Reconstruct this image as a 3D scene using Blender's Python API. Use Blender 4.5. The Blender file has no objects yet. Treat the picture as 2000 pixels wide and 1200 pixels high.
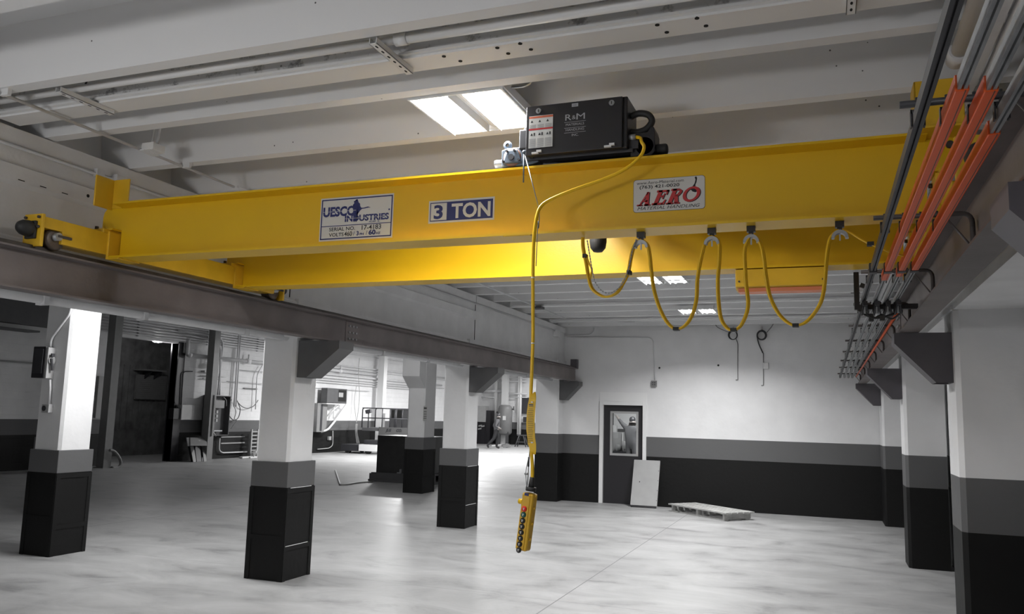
import bpy, bmesh, math, random
from mathutils import Vector, Matrix
random.seed(7)
PI = math.pi
SC = bpy.context.scene
COL = SC.collection

# ------------------------------------------------------------------ camera, world, exposure
CAM_H = 1.75
FPX = 1606.19                       # focal length in pixels of a 2000 px wide frame
YAW, PITCH, ROLL = 0.36525226, 0.13005219, -0.02669663
def cam_axes():
    ca, sa = math.cos(YAW), math.sin(YAW); cb, sb = math.cos(PITCH), math.sin(PITCH)
    cc, sc = math.cos(ROLL), math.sin(ROLL)
    B = Matrix(((1,0,0),(0,0,-1),(0,1,0)))
    Rz = Matrix(((ca,sa,0),(-sa,ca,0),(0,0,1)))
    P = Matrix(((1,0,0),(0,cb,sb),(0,-sb,cb)))
    C = Matrix(((cc,sc,0),(-sc,cc,0),(0,0,1)))
    return C @ P @ B @ Rz           # rows: right, down, forward in world axes
AX = cam_axes()
cam = bpy.data.cameras.new('camera'); cam.sensor_width = 36; cam.lens = FPX/2000*36
cam.clip_start = 0.05; cam.clip_end = 200
camo = bpy.data.objects.new('camera', cam); COL.objects.link(camo)
rot = Matrix((AX[0], -AX[1], -AX[2])).transposed()
camo.matrix_world = Matrix.Translation((0,0,CAM_H)) @ rot.to_4x4()
SC.camera = camo
SC.view_settings.view_transform = 'Standard'; SC.view_settings.look = 'None'
SC.view_settings.gamma = 1; SC.view_settings.use_curve_mapping = False
SC.view_settings.exposure = 0.0
w = bpy.data.worlds.new('world'); SC.world = w; w.use_nodes = True
w.node_tree.nodes['Background'].inputs[0].default_value = (0.8,0.85,0.9,1)
w.node_tree.nodes['Background'].inputs[1].default_value = 0.02
# brightness of the luminaires, the added fill light last, in watts
W_NEAR, W_AISLE, W_SIDE, W_HALL, W_DOOR, W_FILL = 46, 46, 52, 640, 1.5, 185

def on(ax, val, u, v):
    """where the sight line of photo point u, v meets the plane ax = val (used to measure the place)"""
    d = AX.transposed() @ Vector(((u-1000)/FPX, (v-600)/FPX, 1))
    i = 'xyz'.index(ax); c = Vector((0,0,CAM_H)); t = (val-c[i])/d[i]
    return c + d*t

# ------------------------------------------------------------------ materials
MAT = {}
def mat(name, col, rough=0.6, metal=0.0, var=0.0, scale=6.0, bump=0.0, bscale=40.0, spec=0.5, emit=None, estr=0, coat=0.0):
    if name in MAT: return MAT[name]
    m = bpy.data.materials.new(name); m.use_nodes = True; nt = m.node_tree; b = nt.nodes['Principled BSDF']
    b.inputs['Base Color'].default_value = (*col, 1); b.inputs['Roughness'].default_value = rough
    b.inputs['Metallic'].default_value = metal; b.inputs['Specular IOR Level'].default_value = spec
    if coat: b.inputs['Coat Weight'].default_value = coat; b.inputs['Coat Roughness'].default_value = .15
    tc = nt.nodes.new('ShaderNodeTexCoord')
    if var:
        n = nt.nodes.new('ShaderNodeTexNoise'); n.inputs['Scale'].default_value = scale; n.inputs['Detail'].default_value = 6
        r = nt.nodes.new('ShaderNodeValToRGB')
        r.color_ramp.elements[0].position = .3; r.color_ramp.elements[1].position = .7
        r.color_ramp.elements[0].color = (*[c*(1-var) for c in col],1); r.color_ramp.elements[1].color = (*[min(1,c*(1+var*.6)) for c in col],1)
        nt.links.new(tc.outputs['Object'], n.inputs['Vector']); nt.links.new(n.outputs['Fac'], r.inputs['Fac'])
        nt.links.new(r.outputs['Color'], b.inputs['Base Color'])
    if bump:
        n2 = nt.nodes.new('ShaderNodeTexNoise'); n2.inputs['Scale'].default_value = bscale; n2.inputs['Detail'].default_value = 4
        bp = nt.nodes.new('ShaderNodeBump'); bp.inputs['Strength'].default_value = bump; bp.inputs['Distance'].default_value = .01
        nt.links.new(tc.outputs['Object'], n2.inputs['Vector']); nt.links.new(n2.outputs['Fac'], bp.inputs['Height'])
        nt.links.new(bp.outputs['Normal'], b.inputs['Normal'])
    if emit:
        b.inputs['Emission Color'].default_value = (*emit,1); b.inputs['Emission Strength'].default_value = estr
    MAT[name] = m; return m

WHITE = (.74,.74,.745); BAND = (.115,.115,.117); BLACKP = (.008,.008,.008)
def banded(name, z1, z2, white=WHITE, brick=False):
    """painted masonry: black dado up to z1, grey band up to z2, white above"""
    m = bpy.data.materials.new(name); m.use_nodes = True; nt = m.node_tree; N = nt.nodes; L = nt.links; b = N['Principled BSDF']
    g = N.new('ShaderNodeNewGeometry'); s = N.new('ShaderNodeSeparateXYZ'); L.new(g.outputs['Position'], s.inputs[0])
    nz = N.new('ShaderNodeTexNoise'); nz.inputs['Scale'].default_value = 3; nz.inputs['Detail'].default_value = 7
    L.new(g.outputs['Position'], nz.inputs['Vector'])
    wh = N.new('ShaderNodeValToRGB'); wh.color_ramp.elements[0].position=.3; wh.color_ramp.elements[1].position=.7
    wh.color_ramp.elements[0].color = (*[c*.93 for c in white],1); wh.color_ramp.elements[1].color=(*white,1)
    L.new(nz.outputs['Fac'], wh.inputs['Fac'])
    def gt(z):
        q = N.new('ShaderNodeMath'); q.operation='GREATER_THAN'; q.inputs[1].default_value=z; L.new(s.outputs['Z'], q.inputs[0]); return q
    m1 = N.new('ShaderNodeMix'); m1.data_type='RGBA'; m1.inputs['A'].default_value=(*BLACKP,1); m1.inputs['B'].default_value=(*BAND,1)
    L.new(gt(z1).outputs[0], m1.inputs['Factor'])
    m2 = N.new('ShaderNodeMix'); m2.data_type='RGBA'; L.new(m1.outputs['Result'], m2.inputs['A']); L.new(wh.outputs['Color'], m2.inputs['B'])
    L.new(gt(z2).outputs[0], m2.inputs['Factor']); L.new(m2.outputs['Result'], b.inputs['Base Color'])
    b.inputs['Roughness'].default_value = .6; b.inputs['Specular IOR Level'].default_value = .22
    n2 = N.new('ShaderNodeTexNoise'); n2.inputs['Scale'].default_value = 14; n2.inputs['Detail'].default_value=5
    L.new(g.outputs['Position'], n2.inputs['Vector'])
    bp = N.new('ShaderNodeBump'); bp.inputs['Strength'].default_value=.25; bp.inputs['Distance'].default_value=.01
    if brick:
        mp = N.new('ShaderNodeCombineXYZ'); ad = N.new('ShaderNodeMath'); ad.operation='ADD'
        L.new(s.outputs['X'], ad.inputs[0]); L.new(s.outputs['Y'], ad.inputs[1]); L.new(ad.outputs[0], mp.inputs['X']); L.new(s.outputs['Z'], mp.inputs['Y'])
        bt = N.new('ShaderNodeTexBrick'); bt.inputs['Scale'].default_value = 1; bt.inputs['Brick Width'].default_value=.4; bt.inputs['Row Height'].default_value=.2
        bt.inputs['Mortar Size'].default_value=.008; L.new(mp.outputs[0], bt.inputs['Vector'])
        b2 = N.new('ShaderNodeBump'); b2.inputs['Strength'].default_value=.6; b2.inputs['Distance'].default_value=.01; b2.invert=True
        L.new(bt.outputs['Fac'], b2.inputs['Height']); L.new(b2.outputs['Normal'], bp.inputs['Normal'])
    L.new(n2.outputs['Fac'], bp.inputs['Height']); L.new(bp.outputs['Normal'], b.inputs['Normal'])
    MAT[name]=m; return m

def floor_mat():
    m = bpy.data.materials.new('floor_concrete'); m.use_nodes=True; nt=m.node_tree; N=nt.nodes; L=nt.links; b=N['Principled BSDF']
    g = N.new('ShaderNodeNewGeometry'); s = N.new('ShaderNodeSeparateXYZ'); L.new(g.outputs['Position'], s.inputs[0])
    mp = N.new('ShaderNodeMapping'); mp.inputs['Scale'].default_value=(.6,1.1,1); L.new(g.outputs['Position'], mp.inputs['Vector'])
    a = N.new('ShaderNodeTexNoise'); a.inputs['Scale'].default_value=1.9; a.inputs['Detail'].default_value=12; a.inputs['Roughness'].default_value=.7; a.inputs['Distortion'].default_value=.6
    L.new(mp.outputs[0], a.inputs['Vector'])
    r = N.new('ShaderNodeValToRGB'); e=r.color_ramp.elements
    e[0].position=.28; e[0].color=(.15,.15,.15,1); e[1].position=.64; e[1].color=(.37,.37,.37,1)
    q=e.new(.45); q.color=(.295,.295,.295,1)
    L.new(a.outputs['Fac'], r.inputs['Fac'])
    def line(sock, pos, wd):
        d = N.new('ShaderNodeMath'); d.operation='SUBTRACT'; L.new(sock, d.inputs[0]); d.inputs[1].default_value=pos
        ab = N.new('ShaderNodeMath'); ab.operation='ABSOLUTE'; L.new(d.outputs[0], ab.inputs[0])
        c = N.new('ShaderNodeMath'); c.operation='LESS_THAN'; L.new(ab.outputs[0], c.inputs[0]); c.inputs[1].default_value=wd; return c
    l1 = line(s.outputs['X'], -2.44, .006); l2 = line(s.outputs['Y'], 7.78, .007)
    l3 = line(s.outputs['X'], -9.9, .01)
    mx = N.new('ShaderNodeMath'); mx.operation='MAXIMUM'; L.new(l1.outputs[0], mx.inputs[0]); L.new(l3.outputs[0], mx.inputs[1])
    h = N.new('ShaderNodeMath'); h.operation='MULTIPLY'; h.inputs[1].default_value=.5; L.new(l2.outputs[0], h.inputs[0])
    mx2 = N.new('ShaderNodeMath'); mx2.operation='MAXIMUM'; L.new(mx.outputs[0], mx2.inputs[0]); L.new(h.outputs[0], mx2.inputs[1])
    mm = N.new('ShaderNodeMix'); mm.data_type='RGBA'; L.new(mx2.outputs[0], mm.inputs['Factor']); L.new(r.outputs['Color'], mm.inputs['A']); mm.inputs['B'].default_value=(.16,.16,.16,1)
    L.new(mm.outputs['Result'], b.inputs['Base Color'])
    b.inputs['Roughness'].default_value=.42; b.inputs['Specular IOR Level'].default_value=.45
    rr = N.new('ShaderNodeMapRange'); rr.inputs['To Min'].default_value=.3; rr.inputs['To Max'].default_value=.6; L.new(a.outputs['Fac'], rr.inputs['Value']); L.new(rr.outputs[0], b.inputs['Roughness'])
    return m

def ceil_mat(name, col, stain=False):
    m = bpy.data.materials.new(name); m.use_nodes=True; nt=m.node_tree; N=nt.nodes; L=nt.links; b=N['Principled BSDF']
    g = N.new('ShaderNodeNewGeometry')
    v = N.new('ShaderNodeTexVoronoi'); v.inputs['Scale'].default_value=9; L.new(g.outputs['Position'], v.inputs['Vector'])
    lt = N.new('ShaderNodeMath'); lt.operation='LESS_THAN'; lt.inputs[1].default_value=.05; L.new(v.outputs['Distance'], lt.inputs[0])
    n = N.new('ShaderNodeTexNoise'); n.inputs['Scale'].default_value=2.2; n.inputs['Detail'].default_value=6; L.new(g.outputs['Position'], n.inputs['Vector'])
    gt = N.new('ShaderNodeMath'); gt.operation='GREATER_THAN'; gt.inputs[1].default_value=.52; L.new(n.outputs['Fac'], gt.inputs[0])
    mu = N.new('ShaderNodeMath'); mu.operation='MULTIPLY'; L.new(lt.outputs[0], mu.inputs[0]); L.new(gt.outputs[0], mu.inputs[1])
    mm = N.new('ShaderNodeMix'); mm.data_type='RGBA'; mm.inputs['A'].default_value=(*col,1); mm.inputs['B'].default_value=(.12,.12,.12,1); L.new(mu.outputs[0], mm.inputs['Factor'])
    out = mm.outputs['Result']
    if stain:
        n3 = N.new('ShaderNodeTexNoise'); n3.inputs['Scale'].default_value=9; n3.inputs['Detail'].default_value=10; n3.inputs['Roughness'].default_value=.7; L.new(g.outputs['Position'], n3.inputs['Vector'])
        r3 = N.new('ShaderNodeValToRGB'); r3.color_ramp.elements[0].position=.54; r3.color_ramp.elements[1].position=.64
        L.new(n3.outputs['Fac'], r3.inputs['Fac'])
        m3 = N.new('ShaderNodeMix'); m3.data_type='RGBA'; L.new(r3.outputs['Color'], m3.inputs['Factor']); L.new(out, m3.inputs['A']); m3.inputs['B'].default_value=(.27,.27,.27,1); out = m3.outputs['Result']
    L.new(out, b.inputs['Base Color']); b.inputs['Roughness'].default_value=.65; b.inputs['Specular IOR Level'].default_value=.3
    return m

M_wall = banded('wall_paint', .98, 1.375)
M_colL = banded('column_paint_low', .94, 1.2)
M_hall = banded('hall_wall_paint', .9, 1.3, brick=True)
M_floor = floor_mat()
M_ceil = ceil_mat('ceiling_paint', (.76,.76,.765))
M_ceils = ceil_mat('ceiling_stained_paint', (.66,.66,.66), True)
M_beam = mat('beam_paint', (.72,.72,.725), .6, var=.08, scale=3, bump=.15)
M_wht = mat('white_enamel', (.75,.75,.75), .4)
M_pipe = mat('painted_conduit', (.62,.62,.63), .45, var=.06)
M_yel = mat('crane_yellow', (.74,.455,.008), .36, var=.05, scale=1.5, bump=.04, bscale=90, spec=.5)
M_yel2 = mat('truck_yellow', (.72,.43,.02), .4, var=.1, scale=6)
M_cable = mat('yellow_cable', (.85,.52,.01), .35)
M_run = mat('runway_primer', (.15,.13,.128), .5, var=.22, scale=3, bump=.08)
M_brk = mat('bracket_primer', (.085,.078,.088), .5, var=.15, scale=4)
M_brkL = mat('bracket_grey', (.11,.11,.112), .5, var=.12, scale=4)
M_rust = mat('rail_steel', (.055,.045,.042), .5, var=.4, scale=10)
M_or = mat('orange_insulation', (.72,.10,.015), .4)
M_gal = mat('galvanised', (.36,.37,.38), .4, .6, var=.2, scale=12)
M_zinc = mat('zinc_plate', (.13,.16,.20), .4, .3, var=.2, scale=20)
M_blk = mat('black_enamel', (.018,.017,.02), .38)
M_rub = mat('black_rubber', (.02,.02,.02), .6)
M_dk = mat('dark_steel', (.045,.045,.05), .45, .3)
M_grey = mat('grey_enamel', (.2,.2,.2), .45, var=.06)
M_lgrey = mat('light_grey_enamel', (.36,.36,.36), .45, var=.05)
M_dgrey = mat('dark_grey_enamel', (.075,.075,.078), .5, var=.1)
M_wood = mat('pale_timber', (.42,.42,.41), .7, var=.25, scale=9)
M_hole = mat('dark_void', (.012,.012,.012), .9)
M_stk = mat('sticker_white', (.62,.62,.6), .35)
M_navy = mat('sticker_navy', (.02,.028,.14), .35)
M_blkink = mat('black_ink', (.012,.012,.015), .4)
M_red = mat('sticker_red', (.5,.03,.035), .35)
M_org2 = mat('orange_lens', (.85,.22,.06), .3)
M_lamp = mat('tube_glow', (.9,.9,.9), .4, emit=(1,1,1), estr=14)
M_lampS = mat('small_lamp_glow', (.9,.9,.9), .4, emit=(1,1,1), estr=6)

# ------------------------------------------------------------------ mesh helpers
def nb(): return bmesh.new()
def bx(bm, x0, x1, y0, y1, z0, z1, mi=0):
    vs = [bm.verts.new(p) for p in ((x0,y0,z0),(x1,y0,z0),(x1,y1,z0),(x0,y1,z0),(x0,y0,z1),(x1,y0,z1),(x1,y1,z1),(x0,y1,z1))]
    for f in ((0,3,2,1),(4,5,6,7),(0,1,5,4),(1,2,6,5),(2,3,7,6),(3,0,4,7)):
        q = bm.faces.new([vs[i] for i in f]); q.material_index = mi
def obx(bm, c, u, v, w_, mi=0):
    """box centred on c with half-extent vectors u, v, w"""
    c=Vector(c);u=Vector(u);v=Vector(v);w_=Vector(w_)
    vs=[bm.verts.new(c+a*u+b*v+d*w_) for a,b,d in ((-1,-1,-1),(1,-1,-1),(1,1,-1),(-1,1,-1),(-1,-1,1),(1,-1,1),(1,1,1),(-1,1,1))]
    for f in ((0,3,2,1),(4,5,6,7),(0,1,5,4),(1,2,6,5),(2,3,7,6),(3,0,4,7)):
        q=bm.faces.new([vs[i] for i in f]); q.material_index=mi
def frame_of(d):
    d=d.normalized(); a=Vector((0,0,1)) if abs(d.z)<.9 else Vector((1,0,0))
    u=d.cross(a).normalized(); return u, d.cross(u).normalized()
def cyl(bm, a, b, r0, r1=None, n=16, mi=0, caps=True):
    a=Vector(a);b=Vector(b); r1=r0 if r1 is None else r1; u,v=frame_of(b-a)
    A=[bm.verts.new(a+(u*math.cos(2*PI*i/n)+v*math.sin(2*PI*i/n))*r0) for i in range(n)]
    B=[bm.verts.new(b+(u*math.cos(2*PI*i/n)+v*math.sin(2*PI*i/n))*r1) for i in range(n)]
    for i in range(n):
        f=bm.faces.new((A[i],A[(i+1)%n],B[(i+1)%n],B[i])); f.smooth=True; f.material_index=mi
    if caps:
        for q in (A[::-1],B):
            f=bm.faces.new(q); f.material_index=mi
def smooth_path(pts, k=6, closed=False):
    P=[Vector(p) for p in pts]; out=[]; n=len(P)
    for i in range(n-1):
        p0=P[max(i-1,0)];p1=P[i];p2=P[i+1];p3=P[min(i+2,n-1)]
        for j in range(k):
            t=j/k; out.append(.5*((2*p1)+(p2-p0)*t+(2*p0-5*p1+4*p2-p3)*t*t+(3*p1-p0-3*p2+p3)*t**3))
    out.append(P[-1]); return out
def tube(bm, pts, r, n=8, mi=0, sm=0):
    if sm: pts=smooth_path(pts, sm)
    P=[Vector(p) for p in pts]; rings=[]
    d=(P[1]-P[0]).normalized(); u,v=frame_of(d)
    for i,p in enumerate(P):
        if i==0: t=(P[1]-P[0])
        elif i==len(P)-1: t=P[-1]-P[-2]
        else: t=(P[i+1]-P[i]).normalized()+(P[i]-P[i-1]).normalized()
        if t.length<1e-9: t=d
        t.normalize(); u=(u-t*u.dot(t)).normalized(); v=t.cross(u)
        rr = r[i] if isinstance(r,(list,tuple)) else r
        rings.append([bm.verts.new(p+(u*math.cos(2*PI*j/n)+v*math.sin(2*PI*j/n))*rr) for j in range(n)])
    for a,b in zip(rings,rings[1:]):
        for j in range(n):
            f=bm.faces.new((a[j],a[(j+1)%n],b[(j+1)%n],b[j])); f.smooth=True; f.material_index=mi
    for q in (rings[0][::-1],rings[-1]):
        f=bm.faces.new(q); f.material_index=mi
def bend(pts, r=.06, k=5):
    """round the corners of a conduit run"""
    P=[Vector(p) for p in pts]; out=[P[0]]
    for i in range(1,len(P)-1):
        a=(P[i-1]-P[i]);b=(P[i+1]-P[i]); q=min(r,a.length*.45,b.length*.45); s=P[i]+a.normalized()*q; e=P[i]+b.normalized()*q
        for j in range(k+1):
            t=j/k; out.append((1-t)**2*s+2*t*(1-t)*P[i]+t*t*e)
    out.append(P[-1]); return out
def prism(bm, poly, off, mi=0):
    """extrude a 3-D polygon by vector off"""
    A=[bm.verts.new(Vector(p)) for p in poly]; B=[bm.verts.new(Vector(p)+Vector(off)) for p in poly]; n=len(poly)
    f=bm.faces.new(A[::-1]); f.material_index=mi; f=bm.faces.new(B); f.material_index=mi
    for i in range(n):
        f=bm.faces.new((A[i],A[(i+1)%n],B[(i+1)%n],B[i])); f.material_index=mi
def lathe(bm, prof, org, axis=(0,0,1), n=24, mi=0):
    org=Vector(org); ax=Vector(axis).normalized(); u,v=frame_of(ax); rings=[]
    for r,h in prof:
        if r<1e-6: rings.append([bm.verts.new(org+ax*h)])
        else: rings.append([bm.verts.new(org+ax*h+(u*math.cos(2*PI*j/n)+v*math.sin(2*PI*j/n))*r) for j in range(n)])
    for a,b in zip(rings,rings[1:]):
        for j in range(n):
            if len(a)==1 and len(b)==1: continue
            if len(a)==1: f=bm.faces.new((a[0],b[(j+1)%n],b[j]))
            elif len(b)==1: f=bm.faces.new((a[j],a[(j+1)%n],b[0]))
            else: f=bm.faces.new((a[j],a[(j+1)%n],b[(j+1)%n],b[j]))
            f.smooth=True; f.material_index=mi
def quad(bm, a,b,c,d, mi=0):
    f=bm.faces.new([bm.verts.new(Vector(p)) for p in (a,b,c,d)]); f.material_index=mi
def text(bm, s, org, u, v, size, mi=0, bold=0, shear=0, xs=1.0, align='LEFT', width=None, thick=.0006):
    """flat lettering: built-in font turned into mesh, laid from org along u (reading) and v (up)"""
    c=bpy.data.curves.new('t','FONT'); c.body=s; c.size=1; c.offset=bold; c.shear=shear; c.align_x=align; c.resolution_u=3
    o=bpy.data.objects.new('t',c); COL.objects.link(o); dg=bpy.context.evaluated_depsgraph_get(); me=bpy.data.meshes.new_from_object(o.evaluated_get(dg))
    u=Vector(u).normalized(); v=Vector(v).normalized(); n=u.cross(v); org=Vector(org)
    xs_=[p.co.x for p in me.vertices] or [0,1]; w0=max(xs_)-min(xs_)
    fx=xs
    if width: fx=width/(w0*size)
    x0 = min(xs_) if align=='LEFT' else 0
    vs=[bm.verts.new(org+u*((p.co.x-x0)*size*fx)+v*(p.co.y*size)+n*thick) for p in me.vertices]
    for p in me.polygons:
        try:
            f=bm.faces.new([vs[i] for i in p.vertices]); f.material_index=mi
        except ValueError: pass
    bpy.data.objects.remove(o); bpy.data.curves.remove(c); bpy.data.meshes.remove(me)
def poly2(bm, pts, org, u, v, h, mi=0):
    u=Vector(u).normalized(); v=Vector(v).normalized(); n=u.cross(v); org=Vector(org)
    f=bm.faces.new([bm.verts.new(org+u*a+v*b+n*h) for a,b in pts]); f.material_index=mi
    bmesh.ops.triangulate(bm, faces=[f])

SPLIT=set("side_plate end_plate connection_plate bolt splice_bolt lock keyway hinge wire_rope tape_band clamp tube hanger_wire screw tie white_tie batten joint chipped_spot bearing_pad cover_bolt stud wheel lead_wire strain_wire drum slot slat_gap leg board stringer coil rail_post wall_anchor bracket_arm pipe_strap scuffed_edge spring frame_tube boot breaker knob loose_stick cable_tail lifting_eye hook_ring".split())
def islands(bm):
    seen=set(); out=[]
    for v in bm.verts:
        if v in seen: continue
        st=[v]; seen.add(v); comp=[]
        while st:
            q=st.pop(); comp.append(q)
            for e in q.link_edges:
                o=e.other_vert(q)
                if o not in seen: seen.add(o); st.append(o)
        out.append(comp)
    return out
def obj(name, bm, m, parent=None, bev=0, fix=True):
    if parent is not None and name in SPLIT:
        isl=islands(bm)
        if len(isl)>1:
            first=None
            for comp in isl:
                nbm=bmesh.new(); mp={v:nbm.verts.new(v.co) for v in comp}; fs=set()
                for v in comp:
                    for f in v.link_faces: fs.add(f)
                for f in sorted(fs,key=lambda f:f.index):
                    g=nbm.faces.new([mp[v] for v in f.verts]); g.material_index=f.material_index; g.smooth=f.smooth
                o=obj(name+'@', nbm, m, parent, bev, fix); first=first or o
            bm.free(); return first
    name=name.rstrip('@')
    if fix: bmesh.ops.recalc_face_normals(bm, faces=bm.faces)
    me=bpy.data.meshes.new(name); bm.to_mesh(me); bm.free()
    for q in (m if isinstance(m,(list,tuple)) else [m]): me.materials.append(q)
    o=bpy.data.objects.new(name, me); COL.objects.link(o)
    if parent is not None:
        o.parent=parent; o.matrix_parent_inverse = world_of(parent).inverted()
    if bev:
        b=o.modifiers.new('bevel','BEVEL'); b.width=bev; b.segments=2; b.limit_method='ANGLE'; b.angle_limit=.6
    return o
def world_of(o):
    m = Matrix.LocRotScale(o.location, o.rotation_euler, o.scale)
    return m if o.parent is None else world_of(o.parent) @ o.matrix_parent_inverse @ m
def thing(name, label, cat, loc=(0,0,0), group=None):
    o=bpy.data.objects.new(name,None); COL.objects.link(o); o.location=loc; o.empty_display_size=.1
    o['label']=label; o['category']=cat
    if group: o['group']=group
    return o
def tag(o, label, cat, group=None, kind=None):
    o['label']=label; o['category']=cat
    if group: o['group']=group
    if kind: o['kind']=kind
    return o
def struct(name, bm, m, parent=None, bev=0, fix=True):
    o=obj(name,bm,m,parent,bev,fix)
    if parent is None: o['kind']='structure'
    return o
def dup(root, loc, label=None, group=None):
    r=root.copy(); COL.objects.link(r); r.location=loc
    if label: r['label']=label
    if group: r['group']=group
    for ch in list(root.children):
        c=ch.copy(); COL.objects.link(c); k=ch.matrix_parent_inverse.copy(); c.parent=r; c.matrix_parent_inverse=k
        for g in ch.children:
            d=g.copy(); COL.objects.link(d); k=g.matrix_parent_inverse.copy(); d.parent=c; d.matrix_parent_inverse=k
    return r
def area(name, loc, sx, sy, watt, parent, spread=PI, rotm=None):
    l=bpy.data.lights.new(name,'AREA'); l.shape='RECTANGLE'; l.size=sx; l.size_y=sy; l.energy=watt; l.spread=spread
    o=bpy.data.objects.new(name,l); COL.objects.link(o); o.location=loc; o.parent=parent; o.matrix_parent_inverse=world_of(parent).inverted()
    return o

# ------------------------------------------------------------------ the setting
XR, XC = 1.45, .92            # right wall, faces of the right-hand columns
YB = 16.8                     # back wall
XL, XI = -5.2, -5.67          # beam over the left-hand column row
HX, HY, HZ = -19.3, 46.0, 4.7 # hall beyond: left wall, far wall, ceiling

b=nb(); bx(b,-26,1.6,-4,HY+.2,-.2,0); struct('floor',b,M_floor)
# ceiling: double-tee planks, stems across the aisle
b=nb(); bx(b,-5.5,1.6,-4,YB+.2,4.0,4.2)
stems=[3.385+.777*k for k in range(-8,18) if 3.385+.777*k<YB-.1]
for y in stems:
    prism(b,[(-5.5,y-.045,3.63),(-5.5,y+.045,3.63),(-5.5,y+.085,4.02),(-5.5,y-.085,4.02)],(7.1,0,0))
struct('ceiling',b,M_ceil)
for i,(y0,y1,h) in enumerate(((3.70,3.885,.01),(13.36,13.5,.01),(15.55,15.7,.01),(-.6,-.42,.01))):
    b=nb(); bx(b,-5.15,1.0,y0+.02,y1,3.632,4.0,0); bx(b,-5.15,1.0,y0-.01,y0+.02,3.645,3.66,0); bx(b,-5.15,1.0,y0+.012,y0+.02,3.66,4.0,1)
    if i==0:
        for hx,hy in ((-1.86,3.75),(-1.80,3.83),(-1.55,3.74),(-1.52,3.82),(-1.42,3.73),(-1.39,3.81),(-.72,3.74),(-.69,3.83),(-.53,3.73),(-.50,3.82)):
            cyl(b,(hx,hy,3.634),(hx,hy,3.628),.011,n=14,mi=2)
    struct('trim_%d'%(i+1),b,[M_wht if i==0 else M_beam,M_ceils if i==0 else M_ceil,M_hole])
b=nb(); bx(b,-26,-5.5,-4,HY+.2,HZ,HZ+.2)
for y in range(2,46,4): bx(b,-26,-5.7,y,y+.25,HZ-.35,HZ)
bx(b,-5.52,-5.5,-4,YB,3.62,4.9)
prism(b,[(-5.5,YB+.1,0),(-5.3,YB+.1,0),(-8.3,27.3,0),(-8.5,27.2,0)],(0,0,4.9)); bx(b,-8.5,-8.3,27.2,HY+.2,0,4.9)
struct('ceiling_hall',b,M_ceil)
# back wall with the door opening
DX0,DX1,DZ=-4.33,-3.50,2.0
b=nb()
bx(b,-5.7,DX0-.02,YB,YB+.2,0,4.2); bx(b,DX1+.02,1.6,YB,YB+.2,0,4.2); bx(b,DX0-.02,DX1+.02,YB,YB+.2,DZ+.02,4.2)
struct('wall_back',b,M_wall)
b=nb(); bx(b,XR,XR+.15,-4,YB+.2,0,4.2); struct('wall_right',b,M_wall)
b=nb(); bx(b,-26,1.6,-4.2,-4,0,4.9); struct('wall_near',b,M_wall)
# hall walls, left one with a tall dark doorway
OY0,OY1,OZ=18.4,20.74,3.72
b=nb(); bx(b,HX-.25,HX,-4,OY0,0,HZ+.2); bx(b,HX-.25,HX,OY1,HY,0,HZ+.2); bx(b,HX-.25,HX,OY0,OY1,OZ,HZ+.2)
struct('wall_left',b,M_hall)
b=nb(); bx(b,-26,-5.3,HY,HY+.2,0,HZ+.2); struct('wall_far',b,M_hall)
# dark room behind the doorway
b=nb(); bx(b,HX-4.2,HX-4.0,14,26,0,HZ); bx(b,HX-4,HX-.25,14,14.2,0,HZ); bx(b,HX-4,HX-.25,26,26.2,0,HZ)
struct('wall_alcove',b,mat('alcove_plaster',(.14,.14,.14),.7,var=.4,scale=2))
b=nb(); bx(b,HX-.3,HX+.02,OY1,OY1+.3,0,OZ+.05,0); bx(b,HX-.3,HX+.02,OY0-.06,OY0,0,OZ+.05,0)
struct('trim_5',b,M_blk)
al=thing('sliding_door','dark ribbed sliding door inside the tall doorway, left of the leaning boards','door',(HX-3.2,22.5,0))
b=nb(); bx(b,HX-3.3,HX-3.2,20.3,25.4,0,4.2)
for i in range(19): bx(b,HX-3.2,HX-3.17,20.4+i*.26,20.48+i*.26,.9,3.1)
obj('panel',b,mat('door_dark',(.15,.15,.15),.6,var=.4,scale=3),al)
a=on('x',HX-3.1,268,732); c=on('x',HX-3.1,322,782)
b=nb(); bx(b,HX-3.16,HX-3.1,a.y,c.y,c.z,a.z)
for i in range(12): z=c.z+.03+i*(a.z-c.z)/12; bx(b,HX-3.1,HX-3.08,a.y,c.y,z,z+.05)
obj('louvre',b,M_grey,al)
a=on('x',HX-2.8,277,721); c=on('x',HX-2.8,322,726)
b=nb(); bx(b,HX-3.2,HX-2.7,a.y,c.y,a.z-.05,a.z); obj('canopy',b,M_grey,al)
b=nb()
for f_ in (.4,.8):
    yq=a.y+(c.y-a.y)*f_; prism(b,[(HX-3.2,yq,a.z-.05),(HX-2.75,yq,a.z-.05),(HX-3.2,yq,a.z-.4)],(0,.06,0))
obj('canopy_brace',b,M_dk,al)
lp=thing('ceiling_lamp','small round glowing lamp at the head of the dark doorway','lamp',(-20.3,20.3,3.75))
P=on('x',-19.9,308,667)
b=nb(); lathe(b,[(0,.12),(.05,.12),(.14,.02),(.17,0)],P); cyl(b,P+Vector((0,0,.1)),(P.x,P.y,4.7),.015,n=8); obj('shade',b,M_grey,lp)
b=nb(); lathe(b,[(.165,0),(.12,-.03),(0,-.045)],P); obj('globe',b,M_lampS,lp)
l=bpy.data.lights.new('lamp_light','POINT'); l.energy=W_DOOR*22; l.shadow_soft_size=.1; lo=bpy.data.objects.new('lamp_light',l); COL.objects.link(lo); lo.location=P-Vector((0,0,.15)); lo.parent=lp; lo.matrix_parent_inverse=world_of(lp).inverted()

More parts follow.
